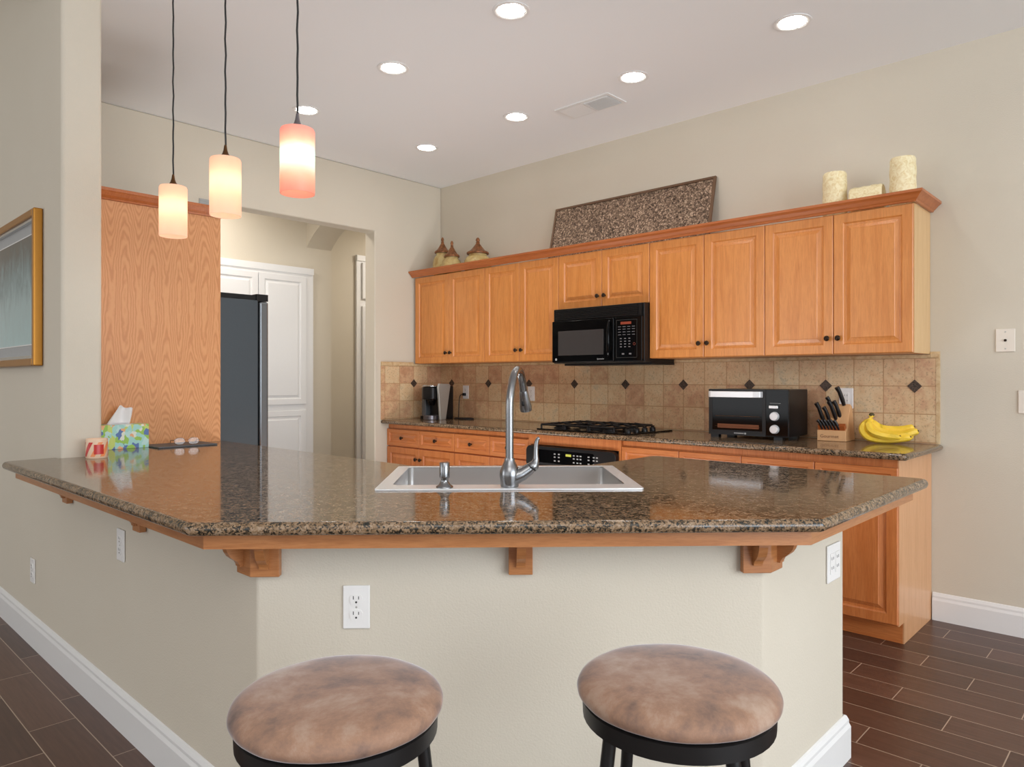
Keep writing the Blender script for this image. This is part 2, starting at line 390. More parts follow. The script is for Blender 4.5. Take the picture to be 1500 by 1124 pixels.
def tag(o, label, cat, group=None, kind=None):
    o['label'] = label; o['category'] = cat
    if group: o['group'] = group
    if kind: o['kind'] = kind
    return o
def thing(name, loc, label, cat, rz=0, group=None):
    o = bpy.data.objects.new(name, None); o.empty_display_size = .05; C.objects.link(o); o.location = loc; o.rotation_euler = (0, 0, rz)
    return tag(o, label, cat, group)
def struct(o): o['kind'] = 'structure'; return o
def copy_tree(o, parent=None):
    c = o.copy(); C.objects.link(c)
    if parent: c.parent = parent
    for ch in list(o.children): copy_tree(ch, c)
    return c
def rotY(a): return Matrix.Rotation(a, 4, 'Y')
def rotX(a): return Matrix.Rotation(a, 4, 'X')
def rotZ(a): return Matrix.Rotation(a, 4, 'Z')
def T(x, y, z): return Matrix.Translation((x, y, z))
def text(body, name, mat, parent, M, size, ext=.0004):
    cu = bpy.data.curves.new(name, 'FONT'); cu.body = body; cu.size = size; cu.extrude = ext; cu.align_x = 'CENTER'; cu.align_y = 'CENTER'
    tmp = bpy.data.objects.new(name, cu); me = bpy.data.meshes.new_from_object(tmp); bpy.data.objects.remove(tmp)
    me.transform(M); me.name = name; me.materials.clear(); me.materials.append(MATS[mat])
    o = bpy.data.objects.new(name, me); C.objects.link(o); o.parent = parent; return o
FRONT = rotX(PI/2)      # text plane facing -y

# ---------------------------------------------------------------- structure
struct(MB().box(-3.2, -9.5, -.1, 9.5, 2.2, 0).build('floor', 'floor_planks'))
LX = 1.361                                   # end of the full-height wall on the left
cm = MB(); cm.box(-3.2, -3.29, CEIL, 9.5, 2.2, CEIL+.1); cm.box(LX-.02, -9.5, CEIL, 9.5, -3.29, CEIL+.1)
struct(cm.build('ceiling', 'ceiling_paint'))
struct(MB().box(-3.3, -9.5, 0, -3.2, -3.371, 4.1).build('wall_living', 'wall_paint'))
struct(MB().box(-3.2, -9.5, 4.0, LX+.1, -3.2, 4.1).build('ceiling_living', 'ceiling_paint'))
struct(MB().box(LX-.02, -9.5, CEIL+.1, LX+.1, -3.372, 4.0).build('wall_header', 'wall_paint'))
struct(MB().box(-.14, 0, 0, 9.5, .12, CEIL).build('wall_back', 'wall_paint'))
wa = MB(); wa.prism([(0, 0), (0, CEIL), (-3.209, CEIL), (-3.209, 0), (-2.06, 0), (-2.06, 2.508), (-.733, 2.508), (-.733, 0)], -.14, 0, M=Matrix(((0, 0, 1, 0), (1, 0, 0, 0), (0, 1, 0, 0), (0, 0, 0, 1))))
struct(wa.build('wall_side', 'wall_paint', bevel=.012, seg=3))
lq = [(-3.2, -3.371), (LX, -3.371), (LX, -3.209), (-3.2, -3.209)]
lw = fillet(lq, .018, (1, 2))
struct(MB().prism(lq, 0, .9285).prism(lw, .9285, 4.0).build('wall_left', 'wall_paint', smooth=True))
# hall behind the opening
struct(MB().box(-1.75, -3.2, 0, -1.3, -.325, CEIL).build('wall_hall', 'wall_paint'))
hh = MB(); hh.box(-1.95, -.325, 0, -1.75, 1.6, CEIL); hh.box(-1.75, 1.5, 0, -.14, 1.6, CEIL); hh.box(-.26, .12, 0, -.14, 1.5, CEIL)
struct(hh.build('wall_hall_end', 'wall_paint'))
# arched header over the hall
N = 20; x0, x1, zs, rise = -1.3, -.14, 2.555, .25
R = ((x1-x0)**2/4+rise**2)/(2*rise); cz = zs+rise-R; pts = []
for i in range(N+1):
    x = x0+(x1-x0)*i/N; pts.append((x, cz+math.sqrt(R*R-(x-(x0+x1)/2)**2)))
ar = MB(); ar.prism([(x0, CEIL)]+pts+[(x1, CEIL)], 0, .275, M=T(0, -.325, 0) @ rotX(PI/2))
struct(ar.build('wall_arch', 'wall_paint', smooth=True))
# peninsula half wall
PW = [(LX, -3.371), (3.13, -3.371), (4.096, -2.405), (4.096, -1.775), (3.976, -1.775), (3.976, -2.355), (3.08, -3.251), (LX, -3.251)]
struct(MB().prism(fillet(PW, .02, (1, 2, 3)), 0, .893).build('wall_peninsula', 'wall_paint', smooth=True))
BBP = [(0, 0), (.016, 0), (.016, .105), (.011, .118), (.011, .128), (.005, .142), (0, .145)]
struct(MB().sweep([(-3.2, -3.3715), (3.13, -3.3715), (4.0965, -2.405), (4.0965, -1.775), (3.976, -1.775)], BBP).build('baseboard_left', 'white_trim'))
struct(MB().sweep([(3.955, -.0005), (9.4, -.0005)], BBP).build('baseboard_right', 'white_trim'))

# ---------------------------------------------------------------- raised panel doors (front towards -y, origin at lower left of the front plane)
def panel_mesh(w_, h, mat, name, parent, th=.02, fr=.052, x=0, z=0, y=0):
    mb = MB(); bm = mb.bm
    fr = min(fr, w_*.24, h*.3)
    rings = [(0, th), (0, .003), (.003, 0), (fr-.007, 0), (fr-.004, .003), (fr, .009), (fr+.010, .0105), (fr+.028, .003), (fr+.030, .001)]
    vr = []
    for i, d in rings:
        vr.append([bm.verts.new((x+a, y+d, z+b)) for a, b in ((i, i), (w_-i, i), (w_-i, h-i), (i, h-i))])
    for a, b in zip(vr, vr[1:]):
        for k in range(4): bm.faces.new((a[k], a[(k+1) % 4], b[(k+1) % 4], b[k]))
    bm.faces.new(vr[-1]); bm.faces.new(vr[0][::-1])
    return mb.build(name, mat, parent)
def knob(parent, x, y, z, mat='bronze'):
    m = MB(); m.lathe([(0, 0), (.007, 0), (.006, .008), (.005, .012), (.013, .016), (.015, .021), (.012, .026), (0, .028)], 14, M=T(x, y, z) @ rotX(PI/2))
    return m.build('knob', mat, parent, smooth=True)
G = .0018
YZM = Matrix(((0, 0, 1, 0), (1, 0, 0, 0), (0, 1, 0, 0), (0, 0, 0, 1)))
def cabinet(x0_, x1_, z0, z1, depth, face, label, cat, fronts, group, mat='oak_vertical', side=None, toe=False, hollow=False):
    """fronts: list of (kind, fx0, fx1, fz0, fz1, knob x side or 'c', knob z)"""
    t = thing('wall_cabinet' if not toe else 'base_cabinet', (x0_, 0, 0 if toe else z0), label, cat, 0, group)
    oz = 0 if toe else z0; W = x1_-x0_
    b = MB()
    if hollow:
        b.box(.0008, face+.002, .105, .018, -.003, z1-oz); b.box(W-.018, face+.002, .105, W-.0008, -.003, z1-oz)
        b.box(.018, face+.002, .826, W-.018, face+.03, z1-oz); b.box(.018, face+.002, .105, W-.018, -.003, .125)
    else:
        b.box(.0008, -depth, (.105 if toe else 0), W-(.0008 if side is None else .007), -.003, z1-oz)
    b.build('body', mat, t)
    if side: MB().prism([(-depth, .105), (-.508, .105), (-.508, .001), (-.003, .001), (-.003, z1), (-depth, z1)] if toe else [(-depth, 0), (-.003, 0), (-.003, z1-oz), (-depth, z1-oz)], W-.0068, W-.0008, M=YZM).build('end_panel', side, t)
    if toe: MB().box(.0008, -.508, 0.001, W-(.0008 if side is None else .007), -.003, .105).build('plinth', 'oak_base_shaded_horizontal', t)
    for kind, a, c, d, e, ks, kz in fronts:
        p = panel_mesh(c-a-2*G, e-d-2*G, mat if kind == 'door' else 'oak_base_shaded_horizontal', kind, t, x=a+G, z=d+G-oz, y=face, fr=.055 if kind == 'door' else .036)
        if ks is not None:
            kx = {'l': a+.028, 'r': c-.028, 'c': (a+c)/2}[ks]; knob(p, kx, face, kz-oz)
    return t
UX = [.032, .895, 1.654, 2.414, 3.18, 3.944]; UM = [.474, 1.272, 2.036, 2.799, 3.559]
UL = ['oak wall cabinet in the corner, under the three lidded jars', 'oak wall cabinet left of the microwave, next to the corner one',
      'short oak wall cabinet directly above the black microwave', 'oak wall cabinet just right of the microwave', 'oak wall cabinet at the right end of the row, under the carved candles']
for i in range(5):
    z0 = 1.766 if i == 2 else 1.406; W = UX[i+1]-UX[i]; m = UM[i]-UX[i]
    kz = z0+(.075 if i == 2 else .085)
    cabinet(UX[i], UX[i+1], z0, 2.156, .309, -.33, UL[i], 'cabinet', [('door', 0, m, z0, 2.152, 'r', kz), ('door', m, W, z0, 2.152, 'l', kz)], 'oak wall cabinets on the back wall', side='oak_end_light' if i == 4 else None)
tag(MB().sweep([(.004, -.331), (3.946, -.331), (3.946, -.003)], [(0, 2.157), (.012, 2.157), (.016, 2.166), (.022, 2.17), (.036, 2.186), (.046, 2.194), (.05, 2.196), (.05, 2.209), (0, 2.209)]).build('crown_moulding', 'oak_crown'),
    'red-brown oak crown moulding along the top of the wall cabinets', 'moulding')
BX = [.004, .853, 1.62, 2.39, 3.173, 3.95]; BMd = [.43, 1.235, None, 2.79, 3.564]
BL = ['oak base cabinet in the left corner under the coffee maker', 'oak base cabinet with drawers left of the wall oven', 'oak housing cabinet around the black built-in oven',
      'oak base cabinet just right of the oven', 'oak base cabinet at the right end, under the knife block and bananas']
for i in range(5):
    W = BX[i+1]-BX[i]
    if i == 2: fr = []
    else:
        m = BMd[i]-BX[i]
        fr = [('door', 0, m, .112, .706, 'r', .62), ('door', m, W, .112, .706, 'l', .62), ('drawer', 0, m, .712, .856, 'c', .784), ('drawer', m, W, .712, .856, 'c', .784)]
    cabinet(BX[i], BX[i+1], .001, .8955, .592, -.612, BL[i], 'cabinet', fr, 'oak base cabinets on the back wall', mat='oak_base_shaded', toe=True, hollow=(i == 2), side='oak_pale_side' if i == 4 else None)

# ---------------------------------------------------------------- worktops
cb = fillet([(.003, -.675), (4.005, -.675), (4.005, -.0125), (.003, -.0125)], .025, (1,))
tag(slab(cb, .8965, .929).build('countertop', 'granite', smooth=True), 'polished brown granite worktop along the back wall, under the cooktop and toaster oven', 'countertop')
SINKC = Vector((3.203, -2.479)); SR = PI/4
def sl(s, n): return (SINKC.x+(s-n)*math.cos(SR), SINKC.y+(s+n)*math.sin(SR))
hole = [sl(-.405, -.275), sl(.405, -.275), sl(.405, .278), sl(-.405, .278)]
ip_ = [(1.003, -2.482), (2.69, -2.482), (3.18, -1.99), (3.18, -1.50), (4.29, -1.50), (4.29, -2.493), (3.198, -3.585), (1.325, -3.585), (1.315, -3.373), (LX+.002, -3.373), (LX+.002, -3.207), (1.003, -3.207)]
ip = ip_[::-1]
pc = thing('countertop', (3.2, -2.8, .8965), 'large polished brown granite island worktop holding the sink, tissue box and candle', 'countertop')
def loc(P): return [(x-3.2, y+2.8) for x, y in P]
slab(fillet(loc(ip), .035, (4, 5, 6, 7, 8, 9, 10)), .0, .0325, holes=[loc(hole)]).build('slab', 'granite', pc, smooth=True)
MB().sweep(loc([(1.34, -3.535), (3.178, -3.535), (4.246, -2.467), (4.246, -1.545)]), [(0, -.0405), (0, -.0005), (-.025, -.0005), (-.025, -.0405)]).build('wood_apron', 'oak_apron', pc)['label'] = 'oak edge board under the granite slab'
# cabinets below the peninsula on the kitchen side
shp = MB().sweep([(1.02, -2.51), (2.678, -2.51), (3.21, -1.978), (3.21, -1.79), (3.97, -1.79)], [(0, .1), (0, .895), (.02, .895), (.02, .1)])
shp.sweep([(1.02, -2.58), (2.65, -2.58), (3.28, -1.95), (3.28, -1.86), (3.97, -1.86)], [(0, .001), (0, .1), (.02, .1), (.02, .001)])
tag(shp.build('island_cabinet', 'oak_vertical'), 'oak cabinet run under the kitchen side of the island worktop', 'cabinet')

# corbels
def corbel(origin, rz, kind, label):
    t = thing('corbel', (origin[0], origin[1], .752), label, 'corbel', rz, 'oak corbels under the island worktop')
    H = .101; D = .024
    br = [(0, .0), (0, .1), (.098, .1), (.098, .088), (.090, .068), (.072, .050), (.052, .040), (.034, .034), (.026, .026), (.022, .0), ]
    def bracket(M):
        # profile in (out, z) with width
        m = MB(); prof = [(D, .022), (D, H-.001), (D+.050, H-.001), (D+.049, .080), (D+.044, .064), (D+.036, .052), (D+.026, .043), (D+.016, .036), (D+.011, .028), (D+.010, .022)]
        m.prism([(a, b) for a, b in prof], -.012, .012, M=M @ Matrix(((0, 0, 1, 0), (-1, 0, 0, 0), (0, 1, 0, 0), (0, 0, 0, 1))))
        m.build('bracket', 'oak_apron', t)
    if kind == 'flat':
        MB().box(-.032, -D, 0, .032, -.001, H).build('block', 'oak_apron', t, bevel=.002); bracket(Matrix.Identity(4))
    else:
        # corner: local x runs along the diagonal front wall, side leg turns by 45 degrees
        a = PI/4 if kind == 'left' else -PI/4; L = .066; sgn = -1 if kind == 'left' else 1
        # main leg along +x*( -sgn ), side leg beyond the corner
        t_ = math.tan(PI/8)
        main = [(0, -.001), (-sgn*L, -.001), (-sgn*L, -D), (sgn*D*t_, -D)]
        side_d = Vector((sgn*math.cos(PI/4), math.sin(PI/4))); side_n = Vector((sgn*math.sin(PI/4), -math.cos(PI/4)))
        p1 = side_d*L; p2 = p1+side_n*D
        poly = [(0, -.001), (-sgn*L, -.001), (-sgn*L, -D), (sgn*D*t_, -D), (p2.x, p2.y), (p1.x, p1.y)]
        poly[0] = (0, 0)
        off = [(x+0.0, y-.0015) for x, y in poly]
        MB().prism(off, 0, H).build('block', 'oak_apron', t, bevel=.002)
        bracket(T(-sgn*.028, 0, 0))
        ang = sgn*PI/4
        c = side_d*.04
        bracket(T(c.x, c.y, 0) @ rotZ(ang))
    return t
corbel((3.13, -3.371), PI/4, 'left', 'oak corner corbel under the left bend of the island edge')
corbel((4.096, -2.405), PI/4, 'right', 'oak corner corbel under the right bend of the island edge')
corbel((3.627, -2.874), PI/4, 'flat', 'oak corbel in the middle of the island front, above the gap between the stools')
corbel((1.50, -3.3725), 0, 'flat', 'oak corbel under the left run of the island, nearest the gold picture')
corbel((2.32, -3.3725), 0, 'flat', 'oak corbel under the left run of the island, nearest the left corner corbel')

# ---------------------------------------------------------------- backsplash
bs = thing('backsplash', (0, 0, 0), 'beige travertine tile backsplash with dark diamond insets above the back worktop', 'backsplash')
MB().box(.011, -.011, .9295, 3.972, -.0005, 1.385).build('tile_field', 'travertine_back', bs)
bs2 = thing('backsplash', (0, -.34, 0), 'short beige tile backsplash on the side wall left of the coffee maker', 'backsplash')
q = MB().box(.0005, -.674, .9295, .010, -.0005, 1.385).build('tile_field', 'travertine_side', bs2); q.location = (0, .34, 0)
TB = [(0, 1.3855), (.014, 1.3855), (.017, 1.395), (.017, 1.404), (.012, 1.4045), (0, 1.4045)]
TB2 = [(0, 1.3855), (.014, 1.3855), (.017, 1.395), (.017, 1.408), (.012, 1.418), (0, 1.419)]
MB().sweep([(.018, -.0005), (3.945, -.0005)], TB).sweep([(3.946, -.0005), (3.99, -.0005)], TB2).build('tile_border', 'travertine_trim', bs)
q = MB().sweep([(.0005, -.674), (.0005, -.3325)], TB2).sweep([(.0005, -.332), (.0005, -.0005)], TB).build('tile_border', 'travertine_trim', bs2); q.location = (0, .34, 0)
MB().box(3.9725, -.013, .9295, 3.99, -.0005, 1.385).build('tile_border', 'travertine_trim', bs)
s_ = .036
for i in range(9):
    x = 3.871-.1548*3*i
    MB().prism([(x-s_, 1.235), (x, 1.235-s_), (x+s_, 1.235), (x, 1.235+s_)], -.0, .004, M=T(0, -.0105, 0) @ rotX(PI/2)).build('accent_tile', 'accent_stone', bs, bevel=.0015)
MB().prism([(-s_, 0), (0, -s_), (s_, 0), (0, s_)], 0, .004, M=T(.0098, .013, 1.235) @ rotZ(PI/2) @ rotX(PI/2)).build('accent_tile', 'accent_stone', bs2, bevel=.0015)

# ---------------------------------------------------------------- microwave
mw = thing('microwave', (1.6575, 0, 1.382), 'black over-the-range microwave hung under the short oak cabinet', 'microwave')
MW, MH, MD = .755, .383, -.385
MB().box(0, MD, .0, MW, -.02, MH).build('housing', 'black_plastic', mw, bevel=.004)
MB().box(.03, -.30, -.014, MW+.0, -.02, -.0005).build('base_pan', 'black_plastic', mw)
vg = MB(); vg.box(.012, MD-.012, .300, MW-.012, MD, .378)
for k in range(6): vg.box(.03, MD-.02, .306+k*.012, MW-.04, MD-.012, .312+k*.012)
vg.build('vent_grille', 'black_plastic', mw)
dr = MB().box(.006, MD-.028, .006, .535, MD-.0005, .296).build('door', 'black_gloss', mw, bevel=.006)
MB().box(.065, MD-.0305, .055, .455, MD-.0275, .225).build('window', 'microwave_window', dr, bevel=.001)
MB().lathe([(0, 0), (.0085, 0), (.0085, .001), (0, .001)], 16, M=T(.045, MD-.028, .028) @ rotX(PI/2)).build('round_emblem', 'print_grey', dr)
text('Spacemaker', 'lettering', 'print_grey', dr, T(.43, MD-.0285, .026) @ FRONT, .012)
hp = [(.505+.012*math.sin(PI*k/12), MD-.03-.034*math.sin(PI*k/12)**.6, .03+.245*k/12) for k in range(13)]
MB().tube(hp, [.011]*13, 10).build('handle', 'black_gloss', dr, smooth=True)
cp = MB().box(.540, MD-.026, .006, .752, MD-.0005, .296).build('control_panel', 'black_gloss', mw, bevel=.004)
fm = MB()
for a in ((.556, .03, .716, .032), (.556, .275, .716, .277), (.556, .03, .5575, .277), (.7145, .03, .716, .277)): fm.box(a[0], MD-.0268, a[1], a[2], MD-.0258, a[3])
fm.build('panel_outline', 'dark_slot', cp)
MB().box(.59, MD-.0272, .247, .672, MD-.0262, .264).build('display', 'display_red', cp)
for r in range(4):
    for c in range(3): MB().box(.585+c*.033, MD-.027, .098+r*.018, .599+c*.033, MD-.0262, .104+r*.018).build('button', 'print_dim', cp)
for r, zz in enumerate((.178, .196, .214, .230)):
    for c in range(4): MB().box(.57+c*.036, MD-.027, zz, .592+c*.036, MD-.0262, zz+.0035).build('button', 'print_dim', cp)
for c in range(2): MB().box(.60+c*.055, MD-.027, .05, .618+c*.055, MD-.0262, .060).build('button', 'print_dim', cp)
MB().tube([(.695+.008*math.cos(2*PI*k/16), MD-.0265, .118+.008*math.sin(2*PI*k/16)) for k in range(16)], .0009, 6, closed=True).build('start_ring', 'display_red', cp)

# ---------------------------------------------------------------- built-in oven, cooktop
ov = thing('wall_oven', (1.6455, 0, .127), 'black built-in oven with a rounded control panel, under the gas cooktop', 'oven')
OW = .727
MB().box(0, -.606, 0, OW-.008, -.05, .694).build('housing', 'black_plastic', ov)
od = MB().box(-.006, -.648, .0, OW-.002, -.6125, .56).build('door', 'black_gloss', ov, bevel=.004)
MB().box(.1, -.650, .12, OW-.11, -.6478, .42).build('window', 'microwave_window', od)
MB().tube([(.06, -.649, .52), (.07, -.69, .52), (OW-.08, -.69, .52), (OW-.07, -.649, .52)], .01, 10).build('handle', 'black_metal', od, smooth=True)
ocp = MB().prism(fillet([(-.012, .567), (OW+.004, .567), (OW+.004, .694), (-.012, .694)], .035, (2, 3)), 0, .042, M=T(0, -.6125, 0) @ rotX(PI/2)).build('control_panel', 'black_plastic', ov, bevel=.005)
MB().prism(fillet([(.06, .585), (OW-.16, .585), (OW-.16, .672), (.06, .672)], .012), 0, .001, M=T(0, -.6546, 0) @ rotX(PI/2)).build('glass_panel', 'black_gloss', ocp)
for cx_ in (.24, .275, .4, .43, .455, .52, .56, .585):
    for rz_ in (.6, .625, .645): MB().box(cx_, -.6565, rz_, cx_+.014, -.6557, rz_+.008).build('button', 'print_grey', ocp)
MB().box(.34, -.6565, .64, .385, -.6557, .655).build('display', 'print_green', ocp)
MB().lathe([(0, 0), (.008, 0), (.008, .0008), (0, .0008)], 16, M=T(.083, -.6557, .61) @ rotX(PI/2)).build('round_emblem', 'print_grey', ocp)

ct = thing('gas_cooktop', (1.70, -.62, .9292), 'black gas cooktop with cast iron grates set into the back worktop', 'cooktop')
MB().box(0, 0, 0, .76, .50, .008).build('glass_plate', 'black_gloss', ct, bevel=.003)
for bx_, by_, br_ in ((.12, .13, .045), (.12, .37, .035), (.32, .25, .055), (.52, .13, .035), (.52, .37, .045)):
    MB().lathe([(0, .0085), (br_+.012, .0085), (br_+.01, .014), (br_, .016), (br_, .024), (0, .026)], 20, off=(bx_, by_, 0)).build('burner', 'cast_iron', ct, smooth=True)
for gx in (.02, .225, .43):
    g = MB(); w_ = .19
    for a, b, c, d in ((gx, .03, gx+w_, .03), (gx, .47, gx+w_, .47), (gx, .03, gx, .47), (gx+w_, .03, gx+w_, .47)): g.tube([(a, b, .034), (c, d, .034)], .007, 8)
    for b in (.13, .25, .37): g.tube([(gx, b, .036), (gx+w_/2-.02, b, .044)], .006, 8); g.tube([(gx+w_, b, .036), (gx+w_/2+.02, b, .044)], .006, 8)
    for b, e in ((.03, .09), (.17, .21), (.33, .29), (.47, .41)): g.tube([(gx+w_/2, b, .036), (gx+w_/2, e, .044)], .006, 8)
    for a in (gx, gx+w_):
        for b in (.03, .47): g.tube([(a, b, .008), (a, b, .034)], .007, 8)
    g.build('grate', 'cast_iron', ct, smooth=True)
for k in range(4):
    MB().lathe([(0, .0082), (.02, .0082), (.019, .026), (.014, .03), (.0, .031)], 16, off=(.685, .09+k*.095, 0)).box(.68, .075+k*.095, .028, .69, .105+k*.095, .040).build('knob', 'black_plastic', ct, smooth=True)

# ---------------------------------------------------------------- sink, faucet, dispenser
sk = thing('kitchen_sink', (SINKC.x, SINKC.y, .9292), 'wide stainless steel drop-in sink set diagonally in the island worktop', 'sink', SR)
def rect(a, b, c, d): return [(a, b), (c, b), (c, d), (a, d)]
inn = fillet(rect(-.375, -.203, .375, .262), .02)
MB().prism(fillet(rect(-.419, -.292, .419, .292), .012), 0, .005, holes=[inn]).build('rim', 'rim_steel', sk, bevel=.002, ang=60)
bb = MB(); rings = []
for (ins, z) in ((0, .004), (.0, -.02), (.002, -.16), (.02, -.19), (.05, -.195)):
    rings.append([bb.bm.verts.new((x*(1-ins/.375), (y-.0295)*(1-ins/.2325)+.0295, z)) for x, y in inn])
for a, b in zip(rings, rings[1:]):
    for k in range(len(a)): bb.bm.faces.new((a[k], a[(k+1) % len(a)], b[(k+1) % len(a)], b[k]))
bb.bm.faces.new(rings[-1])
bn = bb.build('basin', 'sink_steel', sk, smooth=True)
MB().lathe([(0, 0), (.045, 0), (.045, .003), (.03, .002), (0, .001)], 20, off=(0, .02, -.1945)).build('drain', 'chrome', bn, smooth=True)
MB().box(-.012, -.2015, -.193, .012, .2595, -.06).build('divider', 'sink_steel', sk, bevel=.008, seg=3)
fp = sl(.0, -.2485)
fc = thing('faucet', (fp[0], fp[1], .9345), 'tall brushed steel gooseneck faucet with pull-down spray head on the sink rim', 'faucet', SR)
body = MB().lathe([(0, 0), (.028, 0), (.029, .004), (.029, .018), (.032, .034), (.031, .05), (.024, .066), (.017, .08), (.0155, .09), (0, .09)], 28)
body.tube([(0, 0, .029), (.018, 0, .031), (.04, 0, .040), (.062, 0, .055), (.070, 0, .062)], [.026, .026, .022, .0185, .0172], 16)
body.build('body', 'brushed_steel', fc, smooth=True)
path = [(0, 0, .088), (0, 0, .20), (0, .0, .255), (.002, .004, .285), (.008, .02, .325), (.017, .048, .356), (.028, .085, .37), (.038, .122, .362), (.046, .152, .338), (.052, .175, .30)]
def smoothp(P, n=4):
    out = []; V = [Vector(p) for p in P]; V = [V[0]]+V+[V[-1]]
    for i in range(1, len(V)-2):
        for k in range(n):
            t = k/n; a, b, c, d = V[i-1], V[i], V[i+1], V[i+2]
            out.append(.5*((2*b)+(c-a)*t+(2*a-5*b+4*c-d)*t*t+(-a+3*b-3*c+d)*t**3))
    out.append(V[-2]); return out
sp_ = smoothp(path)
MB().tube(sp_, .0128, 16).build('spout', 'brushed_steel', fc, smooth=True)
d0 = Vector((.052, .175, .30)); d1 = Vector((.062, .20, .232))
hd = MB().tube([d0, d0.lerp(d1, .12), d0.lerp(d1, .5), d0.lerp(d1, .85), d1], [.0135, .0155, .018, .021, .0205], 18).build('spray_head', 'brushed_steel', fc, smooth=True)
bq = d0.lerp(d1, .62)
MB().sphere((bq.x-.008, bq.y-.016, bq.z), .009, (.7, .35, 1.3)).build('spray_button', 'black_plastic', hd, smooth=True)
MB().tube(smoothp([(.070, 0, .060), (.078, 0, .070), (.083, 0, .084), (.083, 0, .105), (.084, .0, .13), (.088, 0, .148), (.094, 0, .153)], 3), [.0172, .0174, .0174, .016, .0138, .0115, .0098, .0088, .008, .0076, .0072, .007, .0069, .0068, .0066, .0063, .006, .0057, .0052], 12).build('lever', 'brushed_steel', fc, smooth=True)
pp = sl(-.204, -.262)
MB().tube([(.0675, 0, .0585), (.0705, 0, .0625)], .0182, 18).build('joint_ring', 'black_metal', fc, smooth=True)
sd = thing('soap_dispenser', (pp[0], pp[1], .9345), 'small steel soap dispenser on the sink rim left of the faucet', 'soap dispenser', SR)
MB().lathe([(0, 0), (.027, 0), (.0265, .004), (.019, .009), (.0125, .019), (.012, .027), (.0155, .031), (.016, .034), (.016, .077), (.0145, .079), (0, .079)], 20).build('pump', 'brushed_steel', sd, smooth=True)
MB().tube([(0, 0, .068), (.005, .03, .072), (.008, .07, .066)], [.009, .007, .005], 10).build('nozzle', 'brushed_steel', sd, smooth=True)

# ---------------------------------------------------------------- fridge, tall oak panel
fg = thing('refrigerator', (.53, -2.6, 0), 'tall dark grey refrigerator with steel door edge behind the oak panel', 'refrigerator')
MB().box(-.45, -.56, .03, .44, .338, 1.735).build('cabinet', 'fridge_side', fg, bevel=.004)
MB().box(-.45, .348, .05, -.005, .405, 1.73).build('door', 'fridge_door', fg, bevel=.012, seg=3)
dd = MB().box(.005, .348, .05, .44, .405, 1.73).build('door', 'fridge_door', fg, bevel=.012, seg=3)
MB().tube([(.04, .406, .6), (.04, .45, .65), (.04, .45, 1.45), (.04, .406, 1.5)], .012, 10).build('handle', 'brushed_steel', dd, smooth=True)
MB().box(-.43, -.5, .002, .42, .32, .03).build('base', 'black_plastic', fg)
hg = MB(); hg.prism([(.10, .02), (.34, .02), (.34, .0), (.02, .0)], 0, .26, M=T(.16, 0, 1.738) @ Matrix(((0, 0, 1, 0), (1, 0, 0, 0), (0, 1, 0, 0), (0, 0, 0, 1)))); hg.box(.3, .05, 1.7355, .43, .33, 1.765); hg.box(.36, .33, 1.732, .438, .402, 1.772)
hg.build('hinge_cover', 'black_plastic', fg)
fp_ = thing('fridge_panel', (.981, 0, 0), 'tall oak panel with cathedral grain beside the refrigerator, behind the tissue box', 'panel')
MB().box(0, -3.206, 0.001, .0195, -2.5, 2.172).build('panel', 'oak_cathedral', fp_, bevel=.001)
MB().sweep([(.02, -3.206), (.02, -2.5), (-.3, -2.5)], [(-.018, 2.1725), (.006, 2.1725), (.01, 2.18), (.026, 2.19), (.04, 2.206), (.046, 2.21), (.046, 2.225), (-.018, 2.225)]).build('crown', 'oak_crown', fp_)

# ---------------------------------------------------------------- white built-in cabinets in the hall (front faces +x)
def white_cab(x, ya, yb, ztop, split, doors, label, name='linen_cabinet'):
    t = thing(name, (x, ya, 0), label, 'cabinet', PI/2)       # local x -> world y, local -y -> world +x
    W = yb-ya
    MB().box(0, -.03, .09, W, -.001, ztop).build('frame', 'white_cabinet', t, bevel=.002)
    tr = MB(); tr.box(0, -.042, ztop-.06, W, -.0305, ztop); tr.build('crown', 'white_cabinet', t)
    for a, b, c, d in doors: panel_mesh(b-a, d-c, 'white_cabinet', 'door', t, x=a-ya, z=c, y=-.0515, fr=.06)
    return t
white_cab(-1.299, -2.6, -.545, 2.345, .98, [(-1.115, -.635, 1.03, 2.255), (-1.115, -.635, .11, .975), (-1.60, -1.125, 1.03, 2.255), (-1.60, -1.125, .11, .975), (-2.09, -1.61, 1.03, 2.255), (-2.09, -1.61, .11, .975)],
          'white built-in pantry cabinets on the hall wall behind the refrigerator')
white_cab(-1.749, .265, 1.3, 2.64, 2.1, [(.33, .78, 2.16, 2.56), (.33, .78, .11, 2.08), (.79, 1.24, 2.16, 2.56), (.79, 1.24, .11, 2.08)],
          'narrow strip of white cabinets seen past the hall arch')

